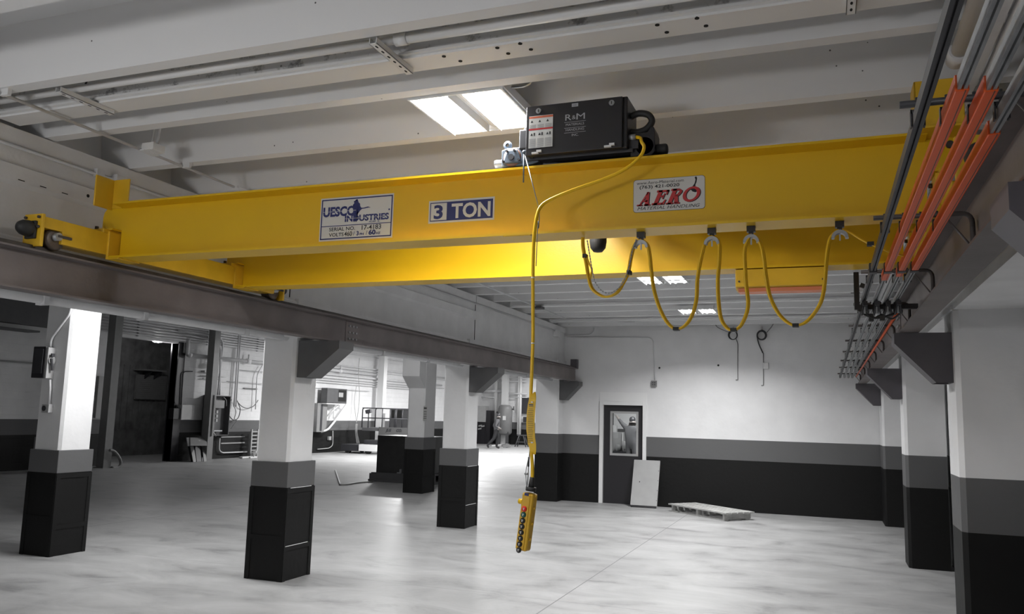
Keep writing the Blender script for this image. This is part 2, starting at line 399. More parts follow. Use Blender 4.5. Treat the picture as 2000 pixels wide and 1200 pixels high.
# ------------------------------------------------------------------ long concrete beams over the column rows
t=thing('concrete_beam','long painted concrete beam over the left column row, above the runway','beam',(XL,6,2.53))
b=nb()
prof=[(XI,2.53),(XL+.03,2.53),(XL+.03,2.86),(XL,2.88),(XL,3.225),(XL+.035,3.25),(XL+.035,3.36),(XL,3.375),(XL,3.50),(XL+.015,3.51),(XL+.015,3.62),(XI,3.62)]
prism(b,[(x,-4,z) for x,z in prof],(0,15.95,0))
prof2=[(XI,2.53),(XL+.03,2.53),(XL+.03,2.86),(XL,2.88),(XL,3.50),(XL+.015,3.51),(XL+.015,3.62),(XI,3.62)]
prism(b,[(x,11.97,z) for x,z in prof2],(0,YB-11.97,0))
obj('beam_body',b,M_beam,t)
b=nb()
for y in (7.5,11.98,16.5):
    bx(b,XI,XL+.05,y-.3,y+.3,2.50,2.90)
obj('bearing_pad',b,M_beam,t)
b=nb()
for y in (7.1,11.96): bx(b,XL-.01,XL+.004,y-.006,y+.006,2.9,3.24); bx(b,XL-.01,XL+.004,y-.006,y+.006,3.375,3.5)
obj('joint',b,M_hole,t)
b=nb()
for y in (3.95,4.12,4.3): bx(b,XL+.0352,XL+.037,y-.025,y+.025,3.262,3.268)
cyl(b,(XL+.034,4.5,3.30),(XL+.037,4.5,3.30),.013,n=10)
obj('chipped_spot',b,M_hole,t)
t=thing('concrete_beam','long painted concrete beam over the right wall columns, behind the orange bars','beam',(1.1,6,2.63))
b=nb(); prism(b,[(x,-4,z) for x,z in ((XC,2.63),(1.42,2.63),(1.42,3.62),(XC+.1,3.62),(XC+.1,3.3),(XC,3.25))],(0,YB+4,0)); obj('beam_body',b,M_beam,t)
t=thing('concrete_beam','concrete beam over the second column row, deeper in the hall','beam',(-8.5,10,3.3))
b=nb(); bx(b,-8.85,-8.25,-4,30,3.3,4.7); obj('beam_body',b,M_beam,t)

# ------------------------------------------------------------------ columns
def left_column(x1,y0,label,zt,wx=.46,wy=.49,marks=0,corbel=False):
    t=thing('column',label,'column',(x1-wx/2,y0+wy/2,0),'painted concrete columns')
    x0=x1-wx; y1=y0+wy
    b=nb(); i=.022
    c=.03
    prism(b,[(x0+i+c,y0+i,1.17),(x1-i-c,y0+i,1.17),(x1-i,y0+i+c,1.17),(x1-i,y1-i-c,1.17),(x1-i-c,y1-i,1.17),(x0+i+c,y1-i,1.17),(x0+i,y1-i-c,1.17),(x0+i,y0+i+c,1.17)],(0,0,zt-1.17))
    if corbel:
        prism(b,[(x0+i,y0+i,2.27),(x0+i,y0-.28,2.52),(x0+i,y0-.28,3.3),(x0+i,y0+i,3.3)],(wx-2*i,0,0))
    obj('shaft',b,M_colL,t)
    b=nb(); bx(b,x0,x1,y0,y1,0,1.2); obj('casing',b,M_colL,t,bev=.006)
    b=nb(); d=.007                        # battens of the casing
    for a,e in ((x0,x0+.055),(x1-.055,x1)):
        bx(b,a,e,y0-d,y0,0,.93)
    bx(b,x0+.055,x1-.055,y0-d,y0,.40,.45)
    for a,e in ((y0,y0+.05),(y1-.05,y1)): bx(b,x1,x1+d,a,e,0,.93)
    bx(b,x1,x1+d,y0+.05,y1-.05,.30,.35); bx(b,x1,x1+d,y0+.05,y1-.05,.88,.93)
    obj('batten',b,M_colL,t)
    if marks:
        b=nb(); bx(b,x1+d,x1+d+.001,y0+.02,y1-.08,.346,.352); bx(b,x1+.001,x1+.003,y0+.06,y1-.06,.93,.937); obj('scuffed_edge',b,M_wht,t)
    return t
left_column(XL,7.26,'painted column with scuffed black casing, second from the left in the photo',2.53,marks=1)
left_column(XL,11.8,'painted column carrying a wedge bracket, between the sign column and the hanging pendant',2.53,marks=1)
left_column(-8.30,7.17,'column with a glaring white side and a switch box, leftmost of all',3.3)
tc=left_column(-8.20,16.28,'column with a corbel head and a small sign, beside the dark crate',3.3,wy=.6,corbel=True)
b=nb(); x=-8.22; q=on('x',x,830,808); bx(b,x-.001,x+.004,q.y-.09,q.y+.09,q.z-.16,q.z+.16,0)
for zz,hh in ((.1,.03),(.03,.012),(-.02,.012),(-.07,.012),(-.11,.012)): bx(b,x+.004,x+.005,q.y-.07,q.y+.07,q.z+zz,q.z+zz+hh,1)
obj('notice',b,[M_stk,M_blkink],tc)
# pilaster where the row meets the back wall
t=thing('column','pilaster at the back wall corner, just right of the pendant cable','column',(-5.45,16.7,0),'painted concrete columns')
b=nb(); prism(b,[(-5.7,16.45,0),(XL-.02,16.45,0),(XL,16.47,0),(XL,YB,0),(-5.7,YB,0)],(0,0,2.53)); obj('shaft',b,M_wall,t)
# another column glimpsed far left
t=left_column(-11.2,9.6,'dim column behind the leftmost column, half hidden by it',4.7)
def right_column(y0,label,y1=None):
    y1=y1 or y0+.55
    t=thing('column',label,'column',(1.15,y0+.27,0),'painted wall columns on the right')
    b=nb(); c=.035
    prism(b,[(XC+c,y0,0),(1.385,y0,0),(1.385,y1,0),(XC+c,y1,0),(XC,y1-c,0),(XC,y0+c,0)],(0,0,2.63)); obj('shaft',b,M_wall,t)
    b=nb(); bx(b,XC-.02,1.385,y0-.0,y1,2.63,2.66); obj('cap',b,M_beam,t)
    return t
right_column(6.98,'nearest right wall column, cut by the right edge of the photo')
right_column(11.55,'middle right wall column with a white lit edge')
right_column(15.95,'farthest right wall column, in the back right corner',16.8)

# ------------------------------------------------------------------ runway beams, rails, brackets
def ibeam_y(b, xc, y0, y1, z0, z1, fw, ft, wt):
    h=fw/2
    pr=[(xc-h,z0),(xc+h,z0),(xc+h,z0+ft),(xc+wt/2,z0+ft+.006),(xc+wt/2,z1-ft-.006),(xc+h,z1-ft),(xc+h,z1),(xc-h,z1),(xc-h,z1-ft),(xc-wt/2,z1-ft-.006),(xc-wt/2,z0+ft+.006),(xc-h,z0+ft)]
    prism(b,[(x,y0,z) for x,z in pr],(0,y1-y0,0))
def ibeam_x(b, yc, x0, x1, z0, z1, fw, ft, wt):
    h=fw/2
    pr=[(yc-h,z0),(yc+h,z0),(yc+h,z0+ft),(yc+wt/2,z0+ft+.008),(yc+wt/2,z1-ft-.008),(yc+h,z1-ft),(yc+h,z1),(yc-h,z1),(yc-h,z1-ft),(yc-wt/2,z1-ft-.008),(yc-wt/2,z0+ft+.008),(yc-h,z0+ft)]
    prism(b,[(x0,y,z) for y,z in pr],(x1-x0,0,0))
RL, RR = -4.90, .623
for rx,lab,s in ((RL,'brown-grey steel runway beam along the left columns','l'),(RR,'brown-grey steel runway beam high on the right, beside the orange bars','r')):
    t=thing('runway_beam',lab,'beam',(rx,6,2.47),'crane runway beams')
    b=nb(); ibeam_y(b,rx,-3.5,16.62,2.47,2.745,.14,.012,.01); obj('beam',b,M_run,t)
    b=nb(); bx(b,rx-.02,rx+.02,-3.5,16.55,2.745,2.78); obj('rail',b,M_rust,t,bev=.005)
    b=nb(); bx(b,rx-.07,rx+.07,16.5,16.62,2.745,2.93); obj('end_stop',b,M_brk,t)
    b=nb(); sx=1 if s=='l' else -1
    bx(b,rx+sx*.004,rx+sx*.012,7.72,7.98,2.49,2.72); obj('splice_plate',b,M_run,t,bev=.002)
    b=nb()
    for yy in (7.78,7.85,7.92):
        for zz in (2.53,2.60,2.67): cyl(b,(rx+sx*.012,yy,zz),(rx+sx*.028,yy,zz),.011,n=6)
    obj('splice_bolt',b,M_gal,t)
def bracket(xf, xe, y, sgn, m, label):
    """wedge bracket bolted to a column face: two side plates, sloping soffit plate, top plate"""
    t=thing('support_bracket',label,'bracket',(xf,y,2.4),'runway brackets')
    zt=2.468; y0,y1=y-.14,y+.14
    pr=[(xf,zt-.01),(xe,zt-.01),(xe,2.385),(xf+sgn*.12,2.08),(xf,2.08)]
    b=nb()
    prism(b,[(x,y0,z) for x,z in pr],(0,.012,0)); prism(b,[(x,y1,z) for x,z in pr],(0,-.012,0))
    obj('side_plate',b,m,t)
    b=nb(); prism(b,[(xe,y0+.012,2.385),(xe,y1-.012,2.385),(xf+sgn*.12,y1-.012,2.08),(xf+sgn*.12,y0+.012,2.08)],(-sgn*.01,0,.012)); obj('soffit_plate',b,m,t)
    b=nb(); bx(b,min(xe,xe-sgn*.012),max(xe,xe-sgn*.012),y0+.012,y1-.012,2.385,zt-.01); bx(b,min(xf,xf+sgn*.01),max(xf,xf+sgn*.01),y0+.012,y1-.012,2.08,zt-.01)
    bx(b,min(xf,xe),max(xf,xe),y0,y1,zt-.01,zt); obj('end_plate',b,m,t)
bracket(XL-.022,-4.72,7.48,1,M_brkL,'grey wedge bracket on the second column from the left')
bracket(XL-.022,-4.74,12.0,1,M_brkL,'grey wedge bracket on the column left of the pendant')
bracket(XL,-4.78,16.64,1,M_brkL,'grey open wedge bracket on the back wall pilaster')
bracket(XC,.515,7.24,-1,M_brk,'dark wedge bracket on the nearest right wall column')
bracket(XC,.515,11.8,-1,M_brk,'dark wedge bracket on the middle right wall column')
bracket(XC,.515,16.2,-1,M_brk,'dark wedge bracket in the back right corner')
bracket(XC,.515,2.85,-1,M_brk,'dark wedge bracket cut by the right edge of the photo, nearest of all')
t=thing('column','column above the picture corner carrying the nearest right bracket','column',(1.15,2.85,0),'painted wall columns on the right')
b=nb(); bx(b,XC,1.385,2.6,3.1,0,2.63); obj('shaft',b,M_wall,t)

# ------------------------------------------------------------------ bridge crane
cr=thing('bridge_crane','yellow double-girder bridge crane spanning between the two runway beams','crane',(-2.1,5.2,2.78))
G1,G2,GZ0,GZ1=4.505,5.875,2.79,3.20
gird=[]
for yc in (G1,G2):
    b=nb(); ibeam_x(b,yc,-4.80,.50,GZ0,GZ1,.21,.014,.012)
    # web carried over the end trucks with a rounded nose
    for x0,x1,s in ((-4.80,-4.99,-1),(.50,.70,1)):
        nose=[(x0,3.0),(x1,3.0),(x1,3.12)]+[(x1-s*(.06-.06*math.cos(a)),3.12+.07*math.sin(a)) for a in (PI/6,PI/3,PI/2)]+[(x0,3.19)]
        prism(b,[(x,yc-.0055,z) for x,z in nose],(0,.011,0))
        bx(b,min(x0,x1),max(x0,x1),yc-.09,yc+.09,3.0,3.012)
    g=obj('girder',b,M_yel,cr); gird.append(g)
    b=nb(); bx(b,-4.7,.42,yc-.02,yc+.02,GZ1,GZ1+.028); obj('trolley_rail',b,M_rust,g,bev=.004)
    b=nb(); bx(b,-4.78,.48,yc-.1,yc-.021,GZ1,GZ1+.0015); bx(b,-4.78,.48,yc+.021,yc+.1,GZ1,GZ1+.0015); obj('bounce_strip',b,M_dgrey,g)  # unseen grey strips added on the flange top to damp yellow bounce
# end trucks
for rx,s in ((RL,1),(RR,-1)):
    x0,x1=rx-.075,rx+.075
    b=nb(); bx(b,x0,x1,4.03,6.35,2.815,2.975)
    bx(b,x0,x1,3.885,4.03,2.90,2.975); bx(b,x0,x1,6.35,6.49,2.90,2.975)
    for (y,z0) in ((3.875,2.77),(6.49,2.77)): bx(b,x0-.006,x1+.006,y-.012,y+.012,z0,2.99)
    bx(b,x0-.004,x1+.004,4.36,4.64,2.97,3.0); bx(b,x0-.004,x1+.004,5.73,6.01,2.97,3.0)
    tr=obj('end_truck',b,M_yel2,cr,bev=.003)
    xi = x1 if s>0 else x0
    b=nb()
    for y in (4.50,5.87):
        bx(b,min(xi,xi+s*.02),max(xi,xi+s*.02),y-.1,y+.1,2.79,2.985)
        bx(b,min(xi,xi+s*.12),max(xi,xi+s*.12),y-.1,y+.1,2.78,2.795)
    obj('connection_plate',b,M_yel2,tr,bev=.003)
    b=nb()
    for y in (4.53,5.9):
        for dy,z in ((0,2.955),(.01,2.85)): cyl(b,(xi+s*.02,y+dy,z),(xi+s*.038,y+dy,z),.013,n=6)
    for y in (4.37,5.74): cyl(b,(rx,y,3.0),(rx,y,3.02),.014,n=6)
    for y,d in ((3.86,-1),(6.5,1)):
        for dx in (-.06,.06):
            for z in (2.965,2.90): cyl(b,(rx+dx,y,z),(rx+dx,y+d*.014,z),.010,n=6)
    obj('bolt',b,M_rust,tr)
    for y in (4.0,6.38):
        b=nb(); lathe(b,[(0,-.05),(.055,-.05),(.075,-.045),(.075,-.03),(.062,-.026),(.062,.026),(.075,.03),(.075,.045),(.055,.05),(0,.05)],(rx,y,2.842),(1,0,0),n=28)
        wv=obj('wheel',b,mat('wheel_steel',(.12,.095,.08),.4,.5,var=.3,scale=15),tr)
        b=nb(); cyl(b,(rx-.085,y,2.86),(rx+.085,y,2.86),.028,n=16); obj('hub',b,M_gal,tr)
        b=nb(); bx(b,xi-.001,xi+s*.012 if s>0 else xi,y-.01,y+.1,2.855,2.872) if s>0 else bx(b,xi-.012,xi,y-.01,y+.1,2.855,2.872)
        obj('axle_keeper',b,M_rust,tr)
    for y,d in ((3.863,-1),(6.502,1)):
        b=nb(); bx(b,rx-.045,rx+.045,min(y,y+d*.02),max(y,y+d*.02),2.82,2.94)
        lathe(b,[(.052,.02),(.055,.04),(.05,.075),(.035,.10),(.015,.113),(0,.115)],(rx,y,2.885),(0,d,0),n=20)
        obj('bumper',b,M_rub,tr,bev=.004)
# angle stops above the girder ends
for gx,s in ((-4.86,1),(.56,-1)):
    for yc in (G1,) :
        b=nb()
        if s>0:
            bx(b,gx-.05,gx+.10,yc-.012,yc,3.18,3.40); bx(b,gx-.062,gx-.05,yc-.17,yc,3.17,3.40)
        else:
            bx(b,gx-.12,gx+.10,yc-.17,yc-.158,3.20,3.44); bx(b,gx-.12,gx-.108,yc-.17,yc,3.20,3.44); bx(b,gx-.14,gx+.14,yc-.19,yc+.1,3.19,3.205)
        obj('end_stop',b,M_yel2,cr,bev=.005)
b=nb()
for z in (3.13,3.03): cyl(b,(.60,G1-.095,z),(.60,G1-.075,z),.018,n=12)
obj('stud',b,M_rust,cr)
# slots and gussets on the inside of the far girder
# stickers on the near girder web
YW=G1-.006-.0015
U=(1,0,0);V=(0,0,1)
def sticker_base(b,x0,x1,z0,z1,mi=0,r=0,h=0):
    if r:
        pts=[]
        for cx_,cz_,a0 in ((x1-r,z1-r,0),(x0+r,z1-r,PI/2),(x0+r,z0+r,PI),(x1-r,z0+r,1.5*PI)):
            for k in range(5): a=a0+k*PI/8; pts.append((cx_+r*math.cos(a),YW-h,cz_+r*math.sin(a)))
        f=b.faces.new([b.verts.new(p) for p in pts]); f.material_index=mi
    else: quad(b,(x0,YW-h,z0),(x1,YW-h,z0),(x1,YW-h,z1),(x0,YW-h,z1),mi)
gy=gird[0]
x0,x1,z0,z1=-3.09,-2.545,2.842,3.131
b=nb(); sticker_base(b,x0,x1,z0,z1); H=.0008
def rect(b,a,c,d,e,mi,h): quad(b,(a,YW-h,d),(c,YW-h,d),(c,YW-h,e),(a,YW-h,e),mi)
for a,c,d,e in ((x0+.008,x1-.008,z1-.018,z1-.01),(x0+.008,x1-.008,z0+.010,z0+.018),(x0+.008,x0+.016,z0+.01,z1-.01),(x1-.016,x1-.008,z0+.01,z1-.01),(x0+.012,x1-.012,z0+.096,z0+.101)):
    rect(b,a,c,d,e,1,H)
text(b,'UESCO',(x0+.022,YW-H,z0+.165),U,V,.085,1,bold=.045,width=.245)
text(b,'INDUSTRIES',(x0+.19,YW-H,z0+.123),U,V,.055,1,bold=.04,width=.325)
text(b,'ALSIP. IL',(x0+.37,YW-H,z0+.108),U,V,.014,1,bold=.02,width=.08)
text(b,'SERIAL NO.',(x0+.075,YW-H,z0+.065),U,V,.034,2,bold=.012,width=.195)
text(b,'17-4183',(x0+.32,YW-H,z0+.062),U,V,.044,2,bold=.012,width=.142)
text(b,'VOLTS',(x0+.075,YW-H,z0+.028),U,V,.034,2,bold=.012,width=.112)
text(b,'460',(x0+.192,YW-H,z0+.026),U,V,.044,2,bold=.014,width=.058)
text(b,'/',(x0+.258,YW-H,z0+.028),U,V,.038,1,bold=.012)
text(b,'3',(x0+.283,YW-H,z0+.028),U,V,.038,1,bold=.04); text(b,'PH',(x0+.307,YW-H,z0+.028),U,V,.02,1,bold=.04,width=.03)
text(b,'/',(x0+.352,YW-H,z0+.028),U,V,.038,1,bold=.012)
text(b,'60',(x0+.372,YW-H,z0+.028),U,V,.042,1,bold=.045,width=.052); text(b,'HZ',(x0+.428,YW-H,z0+.028),U,V,.02,1,bold=.03,width=.032)
rect(b,x0+.02,x0+.27,z0+.194,z0+.1965,0,H*2); rect(b,x0+.185,x0+.515,z0+.1415,z0+.1435,0,H*2)
bird=[(p_*.84,q_*.56) for p_,q_ in ((0,0),(.02,.03),(.035,.075),(.015,.082),(.03,.12),(.012,.135),(.025,.155),(.018,.175),(.03,.172),(.035,.195),(.05,.178),(.052,.20),(.062,.16),(.075,.145),(.078,.115),(.085,.095),(.105,.092),(.125,.096),(.145,.103),(.158,.098),(.172,.088),(.15,.09),(.12,.082),(.095,.08),(.078,.06),(.06,.03),(.05,.005),(.06,-.015),(.048,-.012),(.045,-.045),(.054,-.07),(.04,-.062),(.03,-.07),(.037,-.045),(.037,-.01),(.02,.005))]
poly2(b,bird,(x0+.235,YW,z0+.156),U,V,.0012,1)
poly2(b,[(.012*math.cos(a)*.5,.012*math.sin(a)*.5) for a in [k*PI/5 for k in range(10)]],(x1-.03,YW,z0+.185),U,V,.0012,1)
obj('maker_plate',b,[M_stk,M_navy,M_blkink],gy,fix=False)
x0,x1,z0,z1=-2.294,-1.851,2.916,3.06
b=nb(); sticker_base(b,x0,x1,z0,z1)
rect(b,x0+.01,x1-.01,z0+.012,z1-.012,1,.0008); rect(b,x0+.016,x0+.125,z0+.018,z1-.018,0,.0014)
text(b,'3',(x0+.037,YW-.0016,z0+.03),U,V,.118,1,bold=.03,width=.062)
text(b,'TON',(x0+.158,YW-.0012,z0+.028),U,V,.125,0,bold=.03,width=.26)
obj('capacity_sign',b,[M_stk,M_navy],gy,fix=False)
x0,x1,z0,z1=-.997,-.599,2.905,3.092
b=nb(); sticker_base(b,x0-.002,x1+.002,z0-.002,z1+.002,1,.017); sticker_base(b,x0,x1,z0,z1,0,.016,.0006)
text(b,'www.Aero-Material.com',(x0+.018,YW-.001,z1-.027),U,V,.024,1,width=.265)
text(b,'(763) 421-0020',(x0+.034,YW-.001,z1-.052),U,V,.026,1,bold=.015,width=.225)
hk=[(0,.0),(.006,-.006),(.004,-.016),(.002,-.03),(-.008,-.045),(-.018,-.057),(-.022,-.068),(-.012,-.08),(.004,-.086),(.016,-.08),(.021,-.066),(.014,-.058),(.010,-.066),(.0,-.070),(-.009,-.064),(-.006,-.054),(.004,-.042),(.010,-.028),(.012,-.014),(.014,-.004),(.008,.005)]
poly2(b,hk,(x1-.055,YW,z1-.008),U,V,.0011,1)
for k,(mi,dx,h) in enumerate(((1,.005,.0013),(2,0,.0018))):
    for ox,hh,strokes in ((x0+.026+dx,.078,'A'),(x0+.105+dx,.083,'E'),(x0+.184+dx,.086,'R')):
        zb=z0+.036-dx*.5; sh=.42
        def S(px_,pz): return (ox+px_+sh*pz, YW-h, zb+pz)
        def Q(*pp): f_=b.faces.new([b.verts.new(S(*q_)) for q_ in pp]); f_.material_index=mi
        H_=hh; sr=.008
        if strokes=='A':
            Q((.002,0),(.012,0),(.030,H_),(.022,H_)); Q((.036,0),(.060,0),(.032,H_),(.018,H_)); Q((.014,.022),(.044,.022),(.043,.030),(.017,.030)); Q((-.010,0),(.022,0),(.020,sr),(-.008,sr)); Q((.030,0),(.068,0),(.064,sr),(.032,sr))
        elif strokes=='E':
            Q((.006,0),(.028,0),(.028,H_),(.006,H_)); Q((-.004,H_-sr-.003),(.062,H_-sr-.003),(.062,H_),(-.004,H_)); Q((.056,H_-.028),(.062,H_-.028),(.062,H_),(.050,H_)); Q((.028,.043),(.045,.043),(.045,.053),(.028,.053)); Q((.042,.032),(.049,.032),(.049,.064),(.042,.064)); Q((-.004,0),(.058,0),(.058,sr+.003),(-.004,sr+.003)); Q((.048,0),(.066,0),(.068,.028),(.061,.028))
        else:
            Q((.006,0),(.028,0),(.028,H_),(.006,H_)); Q((-.004,H_-.011),(.045,H_-.011),(.040,H_),(-.004,H_)); Q((.045,H_-.011),(.040,H_),(.060,H_-.012),(.046,H_-.018)); Q((.046,H_-.018),(.060,H_-.012),(.062,.062),(.044,.064)); Q((.044,.064),(.062,.062),(.052,.044),(.040,.054)); Q((.028,.044),(.052,.044),(.044,.054),(.028,.054)); Q((.026,.046),(.046,.048),(.066,.004),(.044,.004)); Q((-.004,0),(.036,0),(.036,sr),(-.004,sr)); Q((.042,0),(.074,0),(.072,sr),(.044,sr))
    ring=[];rin=[]
    for a in range(24):
        an=a*PI/12; X_=.047*math.cos(an)+.012*math.sin(an); Z_=.043*math.sin(an); ring.append((X_,Z_)); rin.append((X_*.62,Z_*.72))
    cx_,cz_=x0+.325+dx,z0+.085-dx*.5
    for a in range(24):
        c=(a+1)%24; quad(b,(cx_+ring[a][0],YW-h,cz_+ring[a][1]),(cx_+ring[c][0],YW-h,cz_+ring[c][1]),(cx_+rin[c][0],YW-h,cz_+rin[c][1]),(cx_+rin[a][0],YW-h,cz_+rin[a][1]),mi)
text(b,'MATERIAL HANDLING',(x0+.022,YW-.001,z0+.011),U,V,.026,1,bold=0,shear=.3,width=.35)
obj('dealer_sticker',b,[M_stk,M_blkink,M_red],gy,fix=False)
b=nb(); bx(b,-1.75,-1.58,G1-.104,G1-.09,GZ0-.006,GZ0); obj('welded_tab',b,M_yel,cr)
# yellow lamp housing under the far girder
b=nb(); prism(b,[(-.565,y,z) for y,z in ((5.78,2.785),(5.78,2.665),(5.83,2.645),(5.95,2.645),(6.0,2.665),(6.0,2.785))],(.585,0,0)); lb=obj('work_light_housing',b,M_yel2,cr,bev=.004)
b=nb(); prism(b,[(-.55,y,z) for y,z in ((5.795,2.655),(5.83,2.635),(5.95,2.635),(5.985,2.655))],(.555,0,0)); obj('lens',b,M_org2,lb)
b=nb()
for x in (-.54,.0): cyl(b,(x,5.775,2.70),(x,5.781,2.70),.007,n=8)
obj('screw',b,M_rust,lb)

# ------------------------------------------------------------------ hoist trolley
ho=thing('hoist_trolley','black hoist trolley with lettered control box riding on top of the girders','hoist',(-1.3,5.2,3.228))
b=nb(); bx(b,-1.60,-1.005,4.36,4.60,3.245,3.545); box=obj('control_box',b,M_blk,ho,bev=.006)
b=nb(); bx(b,-1.602,-1.03,4.34,4.358,3.243,3.540); obj('lid',b,M_blk,box,bev=.004)
b=nb(); bx(b,-1.66,-1.605,4.38,4.56,3.30,3.42); bx(b,-1.645,-1.605,4.42,4.5,3.42,3.45); obj('side_housing',b,M_dk,box,bev=.008)
YF=4.338; 
b=nb()
for cx_ in (-1.525,-1.09): cyl(b,(cx_,4.34,3.505),(cx_,4.331,3.505),.016,n=20)
obj('lock',b,M_gal,box)
b=nb()
for cx_ in (-1.525,-1.09): bx(b,cx_-.002,cx_+.002,4.329,4.3315,3.497,3.513)
obj('keyway',b,M_hole,box)
b=nb()
for cx_ in (-1.53,-1.10): bx(b,cx_-.03,cx_+.01,4.328,4.342,3.247,3.258); bx(b,cx_,cx_+.03,4.325,4.342,3.255,3.268)
obj('hinge',b,M_wht,box)
b=nb(); quad(b,(-1.325,YF,3.508),(-1.287,YF,3.508),(-1.287,YF,3.528),(-1.325,YF,3.528),0); text(b,'CSA',(-1.318,YF-.0005,3.513),U,V,.012,1,width=.022)
text(b,'R',(-1.362,YF,3.430),U,V,.052,0,bold=0,width=.036); text(b,'&',(-1.322,YF,3.434),U,V,.034,0,bold=.0,width=.022); text(b,'M',(-1.296,YF,3.430),U,V,.052,0,bold=0,width=.05)
for z in (3.418,3.384,3.355): quad(b,(-1.368,YF,z),(-1.24,YF,z),(-1.24,YF,z+.002),(-1.368,YF,z+.002),0)
text(b,'MATERIALS',(-1.358,YF,3.397),U,V,.02,0,bold=0,width=.108)
text(b,'HANDLING',(-1.358,YF,3.366),U,V,.02,0,bold=0,width=.108)
text(b,'INC.',(-1.322,YF,3.334),U,V,.02,0,bold=0,width=.04)
obj('lettering',b,[mat('pale_lettering',(.42,.42,.44),.5),M_blkink],box,fix=False)
b=nb(); a,c=-1.583,-1.437
quad(b,(a,YF,3.285),(c,YF,3.285),(c,YF,3.478),(a,YF,3.478),0)
h=YF-.0006
quad(b,(a,h,3.463),(c,h,3.463),(c,h,3.475),(a,h,3.475),3); quad(b,(a,h,3.392),(c,h,3.392),(c,h,3.402),(a,h,3.402),2)
for k in range(3):
    xx=a+.004+k*.048
    for (z0,z1) in ((3.290,3.346),(3.404,3.432)):
        n=int((z1-z0)/.006)
        for j in range(n): quad(b,(xx,h,z0+j*.006),(xx+.04,h,z0+j*.006),(xx+.04,h,z0+j*.006+.0028),(xx,h,z0+j*.006+.0028),4)
    for zc in (3.366,3.444):
        prism(b,[(xx+.006,h,zc-.006),(xx+.022,h,zc-.006),(xx+.014,h,zc+.009)],(0,-.0002,0),1)
    bx(b,xx+.026,xx+.034,h-.0002,h,3.358,3.376,1)
obj('warning_label',b,[M_stk,M_blkink,M_red,mat('label_orange',(.6,.14,.07),.4),mat('label_grey_print',(.3,.3,.3),.5)],box,fix=False)
# drum and frame between the end carriages
b=nb(); cyl(b,(-1.56,4.55,3.29),(-.98,4.55,3.29),.062,n=28); cyl(b,(-1.5,5.2,3.42),(-1.0,5.2,3.42),.12,n=28); dr=obj('drum',b,M_dk,ho)
b=nb(); bx(b,-1.64,-.98,4.40,4.46,3.232,3.262); bx(b,-1.64,-.98,5.9,5.96,3.232,3.262); bx(b,-1.58,-1.50,4.4,6.0,3.25,3.30); bx(b,-1.02,-.95,4.4,6.0,3.25,3.30); obj('frame',b,M_dk,ho,bev=.004)
# left end carriage with geared motor (zinc plated)
for yc in (4.44,5.88):
    b=nb(); prism(b,[(x,yc-.03,z) for x,z in ((-1.78,3.21),(-1.78,3.315),(-1.745,3.325),(-1.62,3.325),(-1.545,3.25),(-1.545,3.225),(-1.6,3.21))],(0,.09,0)); obj('end_carriage',b,M_zinc,ho,bev=.006)
    b=nb(); lathe(b,[(0,-.02),(.05,-.02),(.058,-.014),(.058,.014),(.05,.02),(0,.02)],(-1.71,yc-.045+.03,3.266),(0,1,0)); lathe(b,[(0,-.02),(.05,-.02),(.055,0),(.05,.02),(0,.02)],(-.92,yc,3.266),(0,1,0)); obj('wheel',b,mat('hoist_wheel',(.25,.13,.09),.45,.4),ho)
b=nb(); prism(b,[(x,4.395,z) for x,z in ((-1.772,3.225),(-1.74,3.31),(-1.675,3.31),(-1.645,3.225))],(0,.016,0)); gp=obj('gear_cover',b,M_zinc,ho,bev=.008)
b=nb()
for x,z in ((-1.737,3.30),(-1.69,3.30),(-1.76,3.24),(-1.66,3.24),(-1.575,3.25)): cyl(b,(x,4.396,z),(x,4.380,z),.008,n=6)
cyl(b,(-1.71,4.396,3.262),(-1.71,4.386,3.262),.018,n=16)
obj('cover_bolt',b,M_dk,gp)
b=nb(); cyl(b,(-1.78,4.45,3.245),(-1.835,4.45,3.245),.024,n=20); obj('bumper',b,M_gal,ho,bev=.006)
b=nb(); lathe(b,[(.012,0),(.026,.004),(.026,.014),(.012,.018)],(-1.752,4.43,3.352),(0,1,0),n=20); cyl(b,(-1.752,4.44,3.31),(-1.752,4.44,3.34),.008); cyl(b,(-1.66,4.44,3.32),(-1.66,4.44,3.35),.016); obj('lifting_eye',b,M_zinc,ho)
# right end carriage
b=nb(); prism(b,[(x,4.42,z) for x,z in ((-1.0,3.21),(-1.0,3.345),(-.905,3.345),(-.885,3.375),(-.87,3.375),(-.862,3.345),(-.862,3.23),(-.88,3.21))],(0,.14,0)); obj('end_plate',b,M_blk,ho,bev=.004)
b=nb(); cyl(b,(-.87,4.48,3.255),(-.80,4.48,3.255),.032,n=20); obj('bumper',b,M_rub,ho,bev=.012)
b=nb(); tube(b,[(-1.005,4.45,3.455),(-.96,4.45,3.47),(-.905,4.45,3.455),(-.885,4.45,3.415),(-.915,4.45,3.375),(-.96,4.45,3.36),(-1.005,4.45,3.365)],.019,10,sm=6); obj('flexible_conduit',b,M_rub,ho)
b=nb(); cyl(b,(-1.004,4.40,3.315),(-.965,4.40,3.315),.018,n=16); obj('cable_gland',b,M_gal,ho)
# hook block hanging between the girders
hb=on('y',5.15,1168,479)
b=nb(); lathe(b,[(0,-.10),(.03,-.095),(.05,-.07),(.056,-.03),(.056,.09),(.04,.12),(0,.12)],(hb.x,5.15,hb.z+.05)); obj('hook_block',b,M_rub,ho)
b=nb()
for dx in (-.03,.03): cyl(b,(hb.x+dx,5.15,hb.z+.16),(hb.x+dx,5.2,3.35),.005,n=6)
obj('wire_rope',b,M_gal,ho)
b=nb(); cyl(b,(hb.x-.003,5.095,hb.z+.07),(hb.x-.003,5.09,hb.z+.07),.012,n=12); obj('sheave_pin',b,M_gal,ho)

